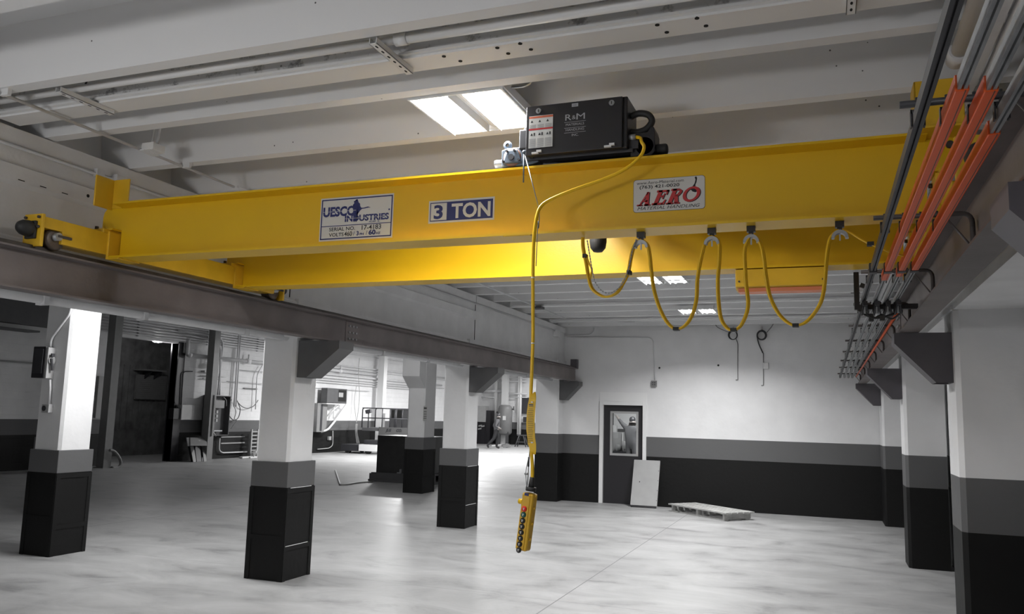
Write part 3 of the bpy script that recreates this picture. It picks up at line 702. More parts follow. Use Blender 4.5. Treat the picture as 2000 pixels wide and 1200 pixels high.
# ------------------------------------------------------------------ pendant control and its cable
pc=thing('pendant_control','yellow push-button pendant hanging on its long cable','pendant',(-1.48,4.2,1.2))
b=nb()
pts=[(-.968,4.40,3.315),(-.935,4.385,3.30),(-.925,4.36,3.27)]
for u,v,y in ((1258,288,4.34),(1250,306,4.33),(1222,330,4.32),(1180,350,4.31),(1120,371,4.29),(1075,390,4.27),(1056,404,4.25),(1048,425,4.23),(1043,465,4.21),(1041,530,4.2),(1041,600,4.2),(1041,660,4.2),(1039,720,4.2),(1037,770,4.2),(1035,830,4.2),(1038,885,4.2),(1040,915,4.2),(1039,950,4.2)): pts.append(on('y',y,u,v))
tube(b,pts,.0095,10,sm=5); obj('cable',b,M_cable,pc)
top=on('y',4.2,1037,955); bot=on('y',4.2,1021,1076); axis=(top-bot); Lp=axis.length; axis.normalize()
face=Vector((-.16,-1,.0)); face=(face-axis*face.dot(axis)).normalized(); side=axis.cross(face); side=-side if side.x<0 else side
org=bot
b=nb(); obx(b,org+axis*(Lp*.5-.01)+face*.0,side*.034,face*.030,axis*(Lp*.5-.012)); body=obj('housing',b,mat('pendant_yellow',(.72,.42,.03),.4),pc,bev=.012)
b=nb(); obx(b,org+axis*(Lp*.47)+face*.031-side*.004,side*.024,face*.004,axis*(Lp*.44)); obj('front_ridge',b,MAT['pendant_yellow'],body,bev=.004)
b=nb(); obx(b,org+axis*(Lp-.028)+face*.04,side*.012,face*.002,axis*.007); obj('badge',b,M_navy,body)
b=nb(); cyl(b,org+axis*(Lp-.075)-side*.03+face*.01,org+axis*(Lp-.075)-side*.055+face*.01,.014,n=12); obj('side_switch',b,M_cable,body)
bc=[M_red,mat('button_green',(.01,.11,.09),.35)]+[M_rub]*6
for i in range(8):
    c=org+axis*(Lp-.105-i*.0305)+face*.035-side*.004
    b=nb(); lathe(b,[(.0145,0),(.0145,.005),(.012,.009),(0,.010)],c,face,n=18); o=obj('button',b,[mat('button_red',(.75,.02,.015),.35),bc[1]][i] if i<2 else M_rub,body)
    if i==0: o['label']='red stop button'
    if i==1: o['label']='green start button'
    b=nb(); obx(b,c+face*.0105,side*.0025,face*.0004,axis*.006); obx(b,c+face*.0105+axis*.004,side*.0055,face*.0004,axis*.0015); obj('arrow_mark',b,M_stk,o)
for s_ in (.2,.45,.7,.9):
    b=nb(); obx(b,org+axis*(Lp*s_)+side*.037,side*.003,face*.006,axis*.006); obj('clip',b,MAT['pendant_yellow'],body)
b=nb(); cyl(b,top+axis*.0-face*.0,top+axis*.06,.017,.013,n=14); cyl(b,top-axis*.012,top+axis*.008,.028,n=18); obj('cable_boot',b,M_rub,pc)
b=nb(); r0=on('y',4.2,1030,958); 
tube(b,[on('y',4.2,1029,953),on('y',4.2,1031,935),on('y',4.2,1033,900),on('y',4.195,1035,880)],.003,6,sm=4)
tube(b,[on('y',4.2,1029,953),on('y',4.2,1027,925),on('y',4.2,1031,900)],.002,6,sm=4); cyl(b,on('y',4.2,1025,926),on('y',4.2,1032,926),.006); obj('strain_wire',b,M_gal,pc)
b=nb(); cyl(b,on('y',4.2,1033,893),on('y',4.2,1032,912),.005); obj('wire_sleeve',b,M_rub,pc)
# curved instruction tag sleeved on the cable
b=nb(); n=14; rowA=[];rowB=[]
edge=[(1043,766,1046),(1034,776,1047),(1031,790,1046),(1029,806,1045),(1028,824,1044),(1028,840,1044),(1030,856,1045),(1031,868,1047),(1036,880,1047),(1042,888,1046)]
for xl,yv,xr in edge: rowA.append(on('y',4.178,xl,yv)); rowB.append(on('y',4.182,xr,yv))
for rr_,off in ((0,0),(1,.003)):
    pass
A=[b.verts.new(p) for p in rowA];B=[b.verts.new(p) for p in rowB];A2=[b.verts.new(p+Vector((0,.003,0))) for p in rowA];B2=[b.verts.new(p+Vector((0,.003,0))) for p in rowB]
for i in range(len(edge)-1):
    for q in ((A[i],A[i+1],B[i+1],B[i]),(A2[i],B2[i],B2[i+1],A2[i+1]),(A[i],A2[i],A2[i+1],A[i+1]),(B[i],B[i+1],B2[i+1],B2[i])): b.faces.new(q)
tg=obj('instruction_tag',b,M_cable,pc)
b=nb()
rows=[(791,.006),(794,.003)]+[(799+k*3.6,.002) for k in range(19)]
for yv,hh in rows:
    xl=1033 if yv<800 else 1031; a=on('y',4.176,xl,yv); c=on('y',4.176,1042-random.random()*2.5,yv); bx(b,a.x,c.x,a.y-.0005,a.y,a.z-hh/2,a.z+hh/2)
obj('printed_lines',b,M_blkink,tg)
b=nb()
for v_ in (786,865): q=on('y',4.174,1039,v_); bx(b,q.x-.006,q.x+.006,4.172,4.176,q.z-.003,q.z+.003)
obj('tie',b,M_wht,tg)
b=nb()
for v_ in (543,671): q=on('y',4.2,1041,v_); cyl(b,(q.x,4.2,q.z-.003),(q.x,4.2,q.z+.003),.0105,n=12)
obj('white_tie',b,M_wht,pc)
# wire from the hoist holding the cable bundle
b=nb(); s0=Vector((-1.613,4.36,3.262)); s1=on('y',4.25,1053,409)
cyl(b,s0,s1,.003,n=6); tube(b,[s1,on('y',4.22,1053,432),on('y',4.215,1050,450),on('y',4.21,1047,520)],.0025,6,sm=4); obj('support_wire',b,M_gal,pc)
b=nb(); q=on('y',4.36,1018,357); cyl(b,s0+Vector((-.004,0,.01)),(s0.x-.004,4.36,q.z),.0045,n=8); lathe(b,[(0,-.012),(.012,-.008),(.014,0),(.012,.008),(0,.012)],s0+Vector((0,0,.012))); obj('hanger_rod',b,M_zinc,pc)
b=nb(); cyl(b,on('y',4.22,1052,432),on('y',4.22,1051,446),.005); obj('crimp',b,M_rub,pc)

# ------------------------------------------------------------------ festoon under the near girder
FY=G1
TX=(-.954,-.563,-.356,.087)
t0=thing('cable_trolley','cable trolley holding the lit yellow loops, leftmost of the four under the girder','trolley',(TX[0],FY,2.778),'festoon cable trolleys')
def tro(t,x):
    b=nb(); bx(b,x-.022,x+.022,FY-.02,FY+.02,2.758,2.7895); bx(b,x-.012,x+.012,FY-.012,FY+.012,2.742,2.76); obj('carriage',b,M_blk,t)
    b=nb(); pr=[]
    for k in range(9): a=PI*k/8; pr.append((x+.042*math.cos(a),2.700+.044*math.sin(a)))
    for k in range(8,-1,-1): a=PI*k/8; pr.append((x+.027*math.cos(a),2.700+.027*math.sin(a)))
    prism(b,[(px_,FY-.02,pz) for px_,pz in pr],(0,.04,0)); bx(b,x-.004,x+.004,FY-.003,FY+.003,2.69,2.75); obj('saddle',b,M_gal,t)
tro(t0,TX[0])
for x,l in zip(TX[1:],('cable trolley second from the left under the girder','cable trolley third from the left, close beside the second','cable trolley farthest right under the girder, near the conductor bars')):
    dup(t0,(x,FY,2.778),l)
fe=thing('festoon_cable','yellow cable hanging in loops below the near girder','cable',(-.6,FY,2.5))
loops=[
 [(1138,464),(1139,485),(1145,515),(1150,545),(1157,565),(1172,577),(1187,580),(1205,572),(1218,552),(1227,532),(1233,500),(1240,478),(1251,468)],
 [(1251,468),(1264,478),(1269,500),(1272,530),(1277,566),(1288,602),(1303,630),(1320,643),(1338,636),(1352,615),(1360,585),(1362,548),(1367,515),(1377,475),(1390,461)],
 [(1390,461),(1404,472),(1405,505),(1402,545),(1403,585),(1408,622),(1420,641),(1433,645),(1447,636),(1458,612),(1461,590),(1457,555),(1455,520),(1455,485),(1467,458)],
 [(1467,458),(1484,474),(1491,500),(1496,540),(1504,580),(1520,612),(1538,630),(1554,636),(1573,630),(1592,610),(1605,585),(1611,550),(1615,500),(1622,465),(1640,449)],
 [(1640,449),(1660,455),(1682,468),(1702,478),(1738,493),(1765,500)]]
for i,lp_ in enumerate(loops):
    for dy,du in ((-.012,-1.5),(.012,1.8)) if i<4 else ((0,0),):
        b=nb(); tube(b,[on('y',FY+dy,u+du,v) for u,v in lp_],.0062 if i<4 else .005,8,sm=5); obj('cable_run',b,M_cable,fe)
b=nb(); tube(b,[on('y',FY,u,v) for u,v in ((1145,500),(1150,514),(1156,527),(1152,545),(1153,560))],.006,8,sm=4); obj('cable_run',b,M_cable,fe)
b=nb()
for u,v in ((1143,501),(1229,533),(1321,643),(1433,645),(1554,636),(1700,477)):
    q=on('y',FY,u,v)
    if u in (1143,1229): bx(b,q.x-.011,q.x+.011,FY-.022,FY+.022,q.z-.011,q.z+.011)
    else: bx(b,q.x-.016,q.x+.016,FY-.022,FY+.022,q.z-.009,q.z+.009)
obj('tape_band',b,M_rub,fe)
b=nb(); ch=smooth_path([on('y',FY-.03,u,v) for u,v in ((1147,470),(1152,500),(1157,530),(1163,552),(1175,568),(1190,573),(1206,565),(1219,548),(1229,520),(1235,490),(1243,468))],9)
# resample for chain links
dd=[0]
for i in range(1,len(ch)): dd.append(dd[-1]+(ch[i]-ch[i-1]).length)
nl=int(dd[-1]/.0088)
for k in range(nl):
    s_=dd[-1]*(k+.5)/nl; j=max(i for i in range(len(dd)) if dd[i]<=s_); j=min(j,len(ch)-2); t_=(s_-dd[j])/max(1e-6,dd[j+1]-dd[j]); p=ch[j].lerp(ch[j+1],t_); d=(ch[j+1]-ch[j]).normalized(); u_,v_=frame_of(d); w2=u_ if k%2 else v_; w3=v_ if k%2 else u_
    obx(b,p,d*.0052,w2*.0036,w3*.0012)
tag(obj('safety_chain',b,mat('chain_steel',(.17,.17,.17),.35,.5)),'small bright link chain drooping inside the leftmost yellow loop','chain')

# ------------------------------------------------------------------ conductor bars on the right
BX=(.260,.335,.403,.467); BZ=2.60
labs=('bare dark conductor bar, leftmost of the four beside the right runway','orange conductor bar, left one of the three','orange conductor bar, middle one of the three','orange conductor bar, right one nearest the runway')
for i,(x,l) in enumerate(zip(BX,labs)):
    t=thing('conductor_bar',l,'conductor bar',(x,8,BZ),'conductor bars')
    hw=.013 if i==0 else .011
    b=nb(); prism(b,[(px_,.8,pz) for px_,pz in ((x-hw,BZ+.02),(x-hw,BZ-.016),(x-.003,BZ-.016),(x-.003,BZ-.004),(x+.003,BZ-.004),(x+.003,BZ-.016),(x+hw,BZ-.016),(x+hw,BZ+.02))],(0,15.75,0)); obj('bar',b,M_dk if i==0 else M_gal,t)
    if i:
        y0={1:2.225,2:2.25,3:2.60}[i]
        b=nb(); bx(b,x-.0165,x+.0165,y0,5.3-.12*i,BZ-.020,BZ+.024); obj('orange_cover',b,M_or,t,bev=.003)
        b=nb(); bx(b,x+.006,x+.0085,y0,5.3-.12*i,BZ-.0205,BZ-.019); obj('slot',b,M_rust,t)
# end run of the nearest orange cover seen along the runway edge
b=nb(); tube(b,[(.528,y,2.60) for y in (6.9,16.3)],.012,8); tag(obj('orange_conductor',b,M_or),'thin orange conductor line running away along the right runway edge','conductor')
AY=(2.49,3.89,5.30,6.75,8.24,9.75,11.25,12.87,14.45,16.3)
hands=('nearest, before the yellow end stop','second nearest, before the near girder','third nearest, above the black frame','fourth nearest, behind the collectors','fifth nearest, first beyond the collectors','sixth nearest along the runway','seventh nearest along the runway','eighth nearest along the runway','ninth nearest along the runway','farthest, close to the back wall')
for k,(y,h_) in enumerate(zip(AY,hands)):
    t=thing('bar_support','hanger arm of the conductor bars, '+h_,'bracket',(.4,y,2.64),'conductor bar hanger arms')
    b=nb(); tube(b,bend([(.215,y,2.655),(.60,y,2.655),(.60,y,2.49)],.045),.011,8); obj('arm',b,M_rust if k>0 else M_dk,t)
    b=nb(); cyl(b,(.50,y,2.64),(.60,y,2.50),.005,n=6); obj('brace',b,M_run,t)
    b=nb()
    for x in BX: bx(b,x-.018,x+.018,y-.012,y+.012,2.622,2.634); bx(b,x-.019,x-.015,y-.012,y+.012,2.585,2.634); bx(b,x+.015,x+.019,y-.012,y+.012,2.585,2.634); cyl(b,(x,y,2.634),(x,y,2.672),.005,n=8)
    obj('clamp',b,M_dk,t)
b=nb()
for i,x in enumerate(BX): bx(b,x-.02,x+.02,4.86,4.92,BZ-.024,BZ+.03)
tag(obj('joint_cover',b,M_dk),'row of dark clips joining the conductor bars in front of the far girder','clip')
# collector frame carried by the crane
cf=thing('current_collector','black bent frame with four spring collectors touching the bars','collector',(.25,6.1,2.7))
cy=6.15
b=nb(); bx(b,.200,.235,cy-.02,cy+.02,2.565,2.80); bx(b,.200,.60,cy-.02,cy+.02,2.535,2.57); obj('frame',b,M_blk,cf,bev=.003)
for i,x in enumerate(BX):
    b=nb(); xx=x+.005
    bx(b,xx-.014,xx+.014,cy-.16,cy-.05,2.545,2.575); bx(b,xx-.004,xx+.004,cy-.15,cy-.02,2.565,2.585)
    tube(b,[(xx-.02,cy,2.54),(xx-.02,cy-.08,2.49),(xx-.01,cy-.12,2.55)],.006,6); tube(b,[(xx+.02,cy,2.54),(xx+.02,cy-.08,2.50),(xx+.01,cy-.12,2.55)],.006,6)
    bx(b,xx-.022,xx+.022,cy-.03,cy+.03,2.52,2.58)
    obj('collector_arm',b,M_blk if i%2==0 else M_dk,cf)
    b=nb(); cyl(b,(xx,cy-.07,2.50),(xx,cy-.07,2.60),.009,n=10); obj('spring',b,M_gal,cf)
b=nb(); tube(b,[(.22,cy,2.54),(.28,cy-.03,2.49),(.34,cy-.02,2.475),(.42,cy-.03,2.49),(.5,cy,2.53)],.008,8,sm=6); tube(b,[(.25,cy-.03,2.54),(.31,cy-.06,2.47),(.37,cy-.05,2.49),(.44,cy,2.47),(.50,cy-.03,2.52)],.006,8,sm=6)
bx(b,.36,.39,cy-.05,cy,2.455,2.50); bx(b,.29,.32,cy-.06,cy-.01,2.45,2.50); obj('lead_wire',b,M_rub,cf)
b=nb(); obx(b,(.255,cy-.03,2.70),(.014,0,-.006),(0,.01,0),(.006,0,.014)); cyl(b,(.18,cy,2.655),(.24,cy,2.655),.003,n=6); obj('limit_switch',b,M_blk,cf)

# ------------------------------------------------------------------ luminaires
def fixture(x,y,z,label,watt,group,spread=2.5,cord=False):
    t=thing('ceiling_light',label,'light',(x,y,z),group)
    b=nb(); bx(b,x-.31,x+.31,y-.33,y+.33,z+.03,z+.05)
    for s in (-1,1): bx(b,x+s*.31-.004,x+s*.31+.004,y-.33,y+.33,z-.005,z+.05); bx(b,x-.31,x+.31,y+s*.33-.004,y+s*.33+.004,z+.0,z+.05)
    prism(b,[(xx,y-.32,zz) for xx,zz in ((x-.05,z+.03),(x,z+.004),(x+.05,z+.03))],(0,.64,0))
    obj('housing',b,M_wht,t)
    b=nb()
    for dx in (-.235,-.115,.115,.235): cyl(b,(x+dx,y-.31,z+.008),(x+dx,y+.31,z+.008),.022,n=12)
    obj('tube',b,M_lamp,t)
    b=nb()
    for dx in (-.045,.045): bx(b,x+dx-.003,x+dx+.003,y-.32,y+.32,z-.024,z+.03)
    for dx in (-.30,.30): bx(b,x+dx-.006,x+dx+.006,y-.33,y+.33,z-.022,z+.03)
    bx(b,x-.31,x+.31,y-.335,y-.325,z-.02,z+.05)
    obj('louvre',b,M_wht,t)
    b=nb()
    for s in (-1,1): cyl(b,(x+s*.2,y,z+.05),(x+s*.2,y,4.0 if z<4 else z+.4),.004,n=6)
    obj('hanger_wire',b,M_gal,t)
    for s in (-1,1): area('lamp_light',(x+s*.17,y,z-.018),.215,.61,watt,t,spread)
    if cord:
        b=nb(); tube(b,[(x+.3,y-.2,z+.04),(x+.40,y-.22,z+.03),(x+.47,y-.3,z+.02),(x+.46,y-.42,z+.03)],.007,8,sm=6); obj('cord',b,M_gal,t)
    return t
fixture(-2.02,4.56,3.64,'glaring four-tube ceiling light right behind the hoist trolley',W_NEAR,'aisle ceiling lights',2.75,True)
fixture(-2.02,7.86,3.64,'ceiling light hidden above the crane girders',W_AISLE,'aisle ceiling lights')
fixture(-2.04,11.1,3.64,'four-tube ceiling light just under the far yellow girder',W_AISLE,'aisle ceiling lights')
fixture(-2.06,14.5,3.64,'farthest four-tube ceiling light, low between the yellow loops',W_AISLE*1.45,'aisle ceiling lights')
fixture(-2.0,-.9,3.64,'added fill ceiling light behind the camera',W_AISLE,'aisle ceiling lights')  # added out of view to light faces turned to the camera
fixture(-6.9,7.45,3.5,'ceiling light between the column rows that glares on the leftmost column',W_SIDE,'hall ceiling lights',PI)
for hx,hy in ((-14.5,27.5),(-14,33),(-14,38.5),(-14.5,43.5),(-7.3,12.6)):
    fixture(hx,hy,4.25,'hall ceiling light %s'%{(-14.5,27.5):'nearest the tall doorway',(-14,33):'beyond the platform lift',(-14,38.5):'over the walking man',(-14.5,43.5):'in front of the far wall',(-7.3,12.6):'between the second columns'}[(hx,hy)],W_HALL/2*{27.5:1.0,33:1.0,38.5:.34,43.5:.24}[hy] if hx<-9 else 34,'hall ceiling lights',PI)

# added bare strip light, unseen behind the camera, fills stem and girder faces
for lx,ly,lab in ((-3.9,-1.2,'added bare tube fill light hanging behind the camera'),):
    t=thing('fill_strip_light',lab,'light',(lx,ly,2.55))
    b=nb(); cyl(b,(lx-.6,ly,2.5),(lx+.6,ly,2.5),.02,n=12); obj('tube',b,M_lamp,t)
    b=nb(); bx(b,lx-.62,lx+.62,ly-.03,ly+.03,2.54,2.58); obj('batten_body',b,M_wht,t)
    b=nb()
    for s_ in (-.5,.5): cyl(b,(lx+s_,ly,2.58),(lx+s_,ly,4.0),.004,n=6)
    obj('hanger_wire',b,M_gal,t)
    for s_ in (-.35,.35):
        l=bpy.data.lights.new('lamp_light','POINT'); l.energy=W_FILL/2; l.shadow_soft_size=.22; o=bpy.data.objects.new('lamp_light',l); COL.objects.link(o); o.location=(lx+s_,ly,2.26); o.parent=t; o.matrix_parent_inverse=world_of(t).inverted()

# ------------------------------------------------------------------ back wall: door, panel, pallet, fittings
t=bpy.data.objects.new('door_1',None); COL.objects.link(t); t.location=(DX0,YB,0); t['kind']='structure'
b=nb(); f=.075
bx(b,DX0-f,DX0,YB-.025,YB+.15,0,DZ+f); bx(b,DX1,DX1+f,YB-.025,YB+.15,0,DZ+f); bx(b,DX0,DX1,YB-.025,YB+.15,DZ,DZ+f); obj('door_frame',b,M_wht,t,bev=.004)
b=nb(); bx(b,DX0-f,DX1+f,YB-.008,YB,DZ+f,DZ+f+.19); obj('header_panel',b,M_wht,t)
wx0,wx1,wz0,wz1=-4.19,-3.60,.97,1.875
b=nb(); yy=YB+.05
bx(b,DX0,wx0,yy,yy+.045,0,DZ); bx(b,wx1,DX1,yy,yy+.045,0,DZ); bx(b,wx0,wx1,yy,yy+.045,0,wz0); bx(b,wx0,wx1,yy,yy+.045,wz1,DZ); obj('door_leaf',b,M_blk,t)
b=nb(); g=.045
for a,c,d,e in ((wx0,wx0+g,wz0,wz1),(wx1-g,wx1,wz0,wz1),(wx0+g,wx1-g,wz0,wz0+g),(wx0+g,wx1-g,wz1-g,wz1)): bx(b,a,c,yy-.012,yy+.05,d,e)
obj('window_frame',b,M_lgrey,t)
gm=bpy.data.materials.new('window_glass'); gm.use_nodes=True; q=gm.node_tree.nodes['Principled BSDF']; q.inputs['Transmission Weight'].default_value=1; q.inputs['Roughness'].default_value=.0; q.inputs['IOR'].default_value=1.45; q.inputs['Base Color'].default_value=(.9,.92,.92,1)
b=nb(); bx(b,wx0+g,wx1-g,yy+.018,yy+.024,wz0+g,wz1-g); obj('glass_pane',b,gm,t)
# room seen through the door window
b=nb(); bx(b,-8.4,-1.5,27.0,27.2,0,3.2); bx(b,-1.6,-1.5,17,27,0,3.2); bx(b,-8.4,-1.5,17,27.2,3.1,3.2); struct('wall_office',b,M_wall)
t=thing('office_light','small ceiling light in the room behind the door window','light',(-4.8,24,3.08))
b=nb(); bx(b,-5.2,-4.4,23.8,24.2,3.06,3.1); obj('diffuser',b,M_lampS,t); area('lamp_light',(-4.8,24,3.04),.7,.4,150,t)
t=thing('tool_cabinet','tall dark cabinet in the room behind the door window, left of the person','cabinet',(-6.5,26.3,0))
b=nb(); bx(b,-7.2,-6.55,26.2,26.8,0,2.4); obj('body',b,M_dgrey,t)
t=thing('workbench','grey workbench with pale machine parts behind the door window','bench',(-6.1,26,0))
b=nb(); bx(b,-6.5,-5.75,25.9,26.6,0,1.28); obj('body',b,M_grey,t)
b=nb(); bx(b,-6.05,-6.0,25.85,25.88,.75,1.28); lathe(b,[(0,0),(.07,0),(.09,.1),(.05,.2),(0,.2)],(-6.15,25.75,.7)); lathe(b,[(0,0),(.05,0),(.05,.3),(0,.3)],(-5.95,25.7,.72)); bx(b,-6.4,-6.25,25.95,26.1,1.28,1.5); obj('machine_part',b,M_lgrey,t)
b=nb(); bx(b,-6.35,-5.8,25.6,25.9,.0,.7); obj('lower_bin',b,M_dk,t)

def person(name,label,org,scale,ang,joints,rad,mats,hair=M_dk):
    """one continuous skinned body from joints; clothing colours follow height on the body"""
    me=bpy.data.meshes.new(name); names=list(joints); idx={n:i for i,n in enumerate(names)}
    edges=[('pelvis','belly'),('belly','chest'),('chest','neck'),('neck','head0'),('head0','head1'),('chest','shL'),('shL','elL'),('elL','wrL'),('wrL','haL'),('chest','shR'),('shR','elR'),('elR','wrR'),('wrR','haR'),
      ('pelvis','hipL'),('hipL','knL'),('knL','anL'),('anL','toL'),('pelvis','hipR'),('hipR','knR'),('knR','anR'),('anR','toR')]
    me.from_pydata([joints[n] for n in names],[(idx[a],idx[c]) for a,c in edges],[])
    o=bpy.data.objects.new(name,me); COL.objects.link(o)
    sk=o.modifiers.new('skin','SKIN'); sk.use_smooth_shade=True
    for i,n in enumerate(names):
        r=rad[n.rstrip('LR')] if n.rstrip('LR') in rad else rad[n]; me.skin_vertices[0].data[i].radius=(r,r) if not isinstance(r,tuple) else r
        me.skin_vertices[0].data[i].use_root=(n=='pelvis')
    ss=o.modifiers.new('sub','SUBSURF'); ss.levels=2; ss.render_levels=2
    dg=bpy.context.evaluated_depsgraph_get(); m2=bpy.data.meshes.new_from_object(o.evaluated_get(dg)); bpy.data.objects.remove(o)
    for q in mats: m2.materials.append(q)        # skin, shirt, trousers, shoes
    wr=[Vector(joints[k]) for k in ('wrL','haL','wrR','haR')]
    for p in m2.polygons:
        c=p.center; p.use_smooth=True
        if c.z>joints['neck'][2]+.01 and (Vector((c.x,c.y,0))-Vector((joints['neck'][0],joints['neck'][1],0))).length<.16: k=0
        elif min((c-q).length for q in wr)<.13: k=0
        elif c.z>joints['pelvis'][2]+.04 or (c-Vector(joints['elR'])).length<.16 or (c-Vector(joints['elL'])).length<.16: k=1
        elif c.z<.10: k=3
        else: k=2
        p.material_index=k
    o=bpy.data.objects.new(name,m2); COL.objects.link(o); o.location=org; o.rotation_euler=(0,0,ang); o.scale=(scale,)*3
    o['label']=label; o['category']='person'
    b=nb(); hd=(Vector(joints['head0'])+Vector(joints['head1']))/2
    lathe(b,[(.085,-.02),(.098,.03),(.092,.08),(.06,.125),(0,.14)],hd+Vector((0,.012,0)),n=16)
    me=bpy.data.meshes.new('hair'); b.to_mesh(me); b.free(); me.materials.append(hair); h=bpy.data.objects.new('hair',me); COL.objects.link(h); h.parent=o
    b=nb(); sp=Vector((0,-1,0)); c=Vector(joints['head0'])
    lathe(b,[(.016,0),(.010,.02),(0,.028)],c+Vector((0,-.085,.02)),(0,-1,-.3),n=8)
    for s in (-1,1): lathe(b,[(.012,0),(.006,.006),(0,.007)],c+Vector((s*.034,-.083,.055)),(0,-1,0),n=8); lathe(b,[(.03,-.006),(.032,0),(.02,.012),(0,.014)],c+Vector((s*.083,.01,.03)),(s,0,0),n=10)
    me=bpy.data.meshes.new('face'); b.to_mesh(me); b.free(); me.materials.append(mats[0]); h=bpy.data.objects.new('face',me); COL.objects.link(h); h.parent=o
    for sd in 'LR':       # four fingers and a thumb
        w_=Vector(joints['wr'+sd]); h_=Vector(joints['ha'+sd]); d=(h_-w_).normalized(); u,v=frame_of(d)
        for k,ln in enumerate((.06,.07,.066,.052)):
            b=nb(); s0=h_+u*(k-1.5)*.017; tube(b,[s0,s0+d*ln*.5+v*.004,s0+d*ln*.85+v*.018,s0+d*ln+v*.032],[.009,.008,.0075,.006],6)
            me=bpy.data.meshes.new('finger'); b.to_mesh(me); b.free(); me.materials.append(mats[0]); h=bpy.data.objects.new('finger',me); COL.objects.link(h); h.parent=o
        b=nb(); s0=w_.lerp(h_,.35)-u*.03; tube(b,[s0,s0-u*.02+d*.03,s0-u*.022+d*.055],[.011,.010,.007],6)
        me=bpy.data.meshes.new('thumb'); b.to_mesh(me); b.free(); me.materials.append(mats[0]); h=bpy.data.objects.new('thumb',me); COL.objects.link(h); h.parent=o
    return o
RAD={'pelvis':(.19,.15),'belly':(.19,.15),'chest':(.23,.165),'neck':.07,'head0':.10,'head1':.105,'sh':.10,'el':.062,'wr':.042,'ha':(.05,.03),'hip':.13,'kn':.09,'an':.062,'to':.055}
skin_m=mat('skin',(.22,.20,.19),.55); shirt_m=mat('grey_shirt',(.085,.085,.09),.8); trou_m=mat('dark_trousers',(.016,.016,.018),.8)
walk=dict(pelvis=(0,0,.93),belly=(0,-.02,1.12),chest=(0,-.05,1.34),neck=(0,-.08,1.50),head0=(0,-.11,1.60),head1=(0,-.12,1.70),
 shL=(.19,-.04,1.40),elL=(.25,.12,1.15),wrL=(.25,-.05,.95),haL=(.24,-.11,.90),shR=(-.19,-.06,1.40),elR=(-.25,.06,1.13),wrR=(-.2,-.17,1.03),haR=(-.17,-.24,1.0),
 hipL=(.10,0,.88),knL=(.11,-.10,.50),anL=(.11,-.05,.09),toL=(.12,-.22,.045),hipR=(-.10,0,.88),knR=(-.10,.12,.50),anR=(-.10,.44,.17),toR=(-.1,.36,.045))
mp=on('z',0,968,877)
person('person','man in grey shirt and dark trousers striding away across the far hall',(mp.x,mp.y,0),1.0,math.radians(118),walk,RAD,[skin_m,shirt_m,trou_m,M_rub])
reach=dict(pelvis=(0,0,.95),belly=(0,0,1.13),chest=(0,0,1.35),neck=(0,0,1.50),head0=(0,-.02,1.60),head1=(0,-.02,1.70),
 shL=(.19,0,1.42),elL=(.42,-.05,1.58),wrL=(.62,-.12,1.76),haL=(.68,-.14,1.81),shR=(-.19,0,1.42),elR=(-.25,0,1.12),wrR=(-.22,-.1,.9),haR=(-.22,-.12,.83),
 hipL=(.10,0,.9),knL=(.11,0,.5),anL=(.11,.02,.09),toL=(.12,-.13,.045),hipR=(-.10,0,.9),knR=(-.11,0,.5),anR=(-.11,.02,.09),toR=(-.12,-.13,.045))
person('person','person with one arm raised, seen through the door window',(-5.53,25.0,0),1.0,math.radians(160),reach,RAD,[skin_m,shirt_m,shirt_m,M_rub])

t=thing('leaning_sheet','grey steel cover panel leaning on the wall beside the black door','panel',(-3.35,16.7,0))
P0=Vector((-3.66,16.42,.03)); P1=Vector((-3.13,16.42,.03)); lean=Vector((0,.36,.94)).normalized()
b=nb(); obx(b,(P0+P1)/2+lean*.47+Vector((.0,0,0)),Vector((.265,0,0)),lean*.465,Vector((0,.94,-.36)).normalized()*.02); pn=obj('sheet',b,M_lgrey,t,bev=.006)
b=nb(); obx(b,(P0+P1)/2+lean*.0,Vector((.25,0,0)),lean*.03,Vector((0,.94,-.36))*.018); obj('foot',b,M_blk,t)
b=nb()
nrm=Vector((0,-.94,.36)).normalized()
for k in range(4): obx(b,P1+lean*(.12+.2*k)-Vector((.015,0,0))+nrm*.021,Vector((.005,0,0)),lean*.008,nrm*.002)
cyl(b,P0+Vector((.15,0,0))+lean*.48+nrm*.019,P0+Vector((.15,0,0))+lean*.48+nrm*.023,.012,n=10); obj('screw',b,M_dk,t)
t=thing('pallet','pale wooden pallet lying on the floor by the back wall','pallet',(-2.2,15.9,0))
pa=on('z',0,1314,1000); pb=on('z',0,1414,1018); d=(pb-pa).normalized(); n_=Vector((-d.y,d.x,0)); Lq=(pb-pa).length
b=nb()
for k in range(5): obx(b,pa+d*(Lq/2)+n_*(.02+.14*k)+Vector((0,0,.135)),d*(Lq/2+.09),n_*.055,Vector((0,0,.012)))
obj('board',b,M_wood,t)
b=nb()
for k in range(2): obx(b,pa+d*(Lq/2)+n_*(.04+.5*k)+Vector((0,0,.012)),d*(Lq/2+.02),n_*.05,Vector((0,0,.011)))
obj('board',b,M_wood,t)
b=nb()
for s_ in (0,.5,1): obx(b,pa+d*(Lq*s_)+n_*.3+Vector((0,0,.073)),d*.022,n_*.31,Vector((0,0,.05)))
obj('stringer',b,M_wood,t)
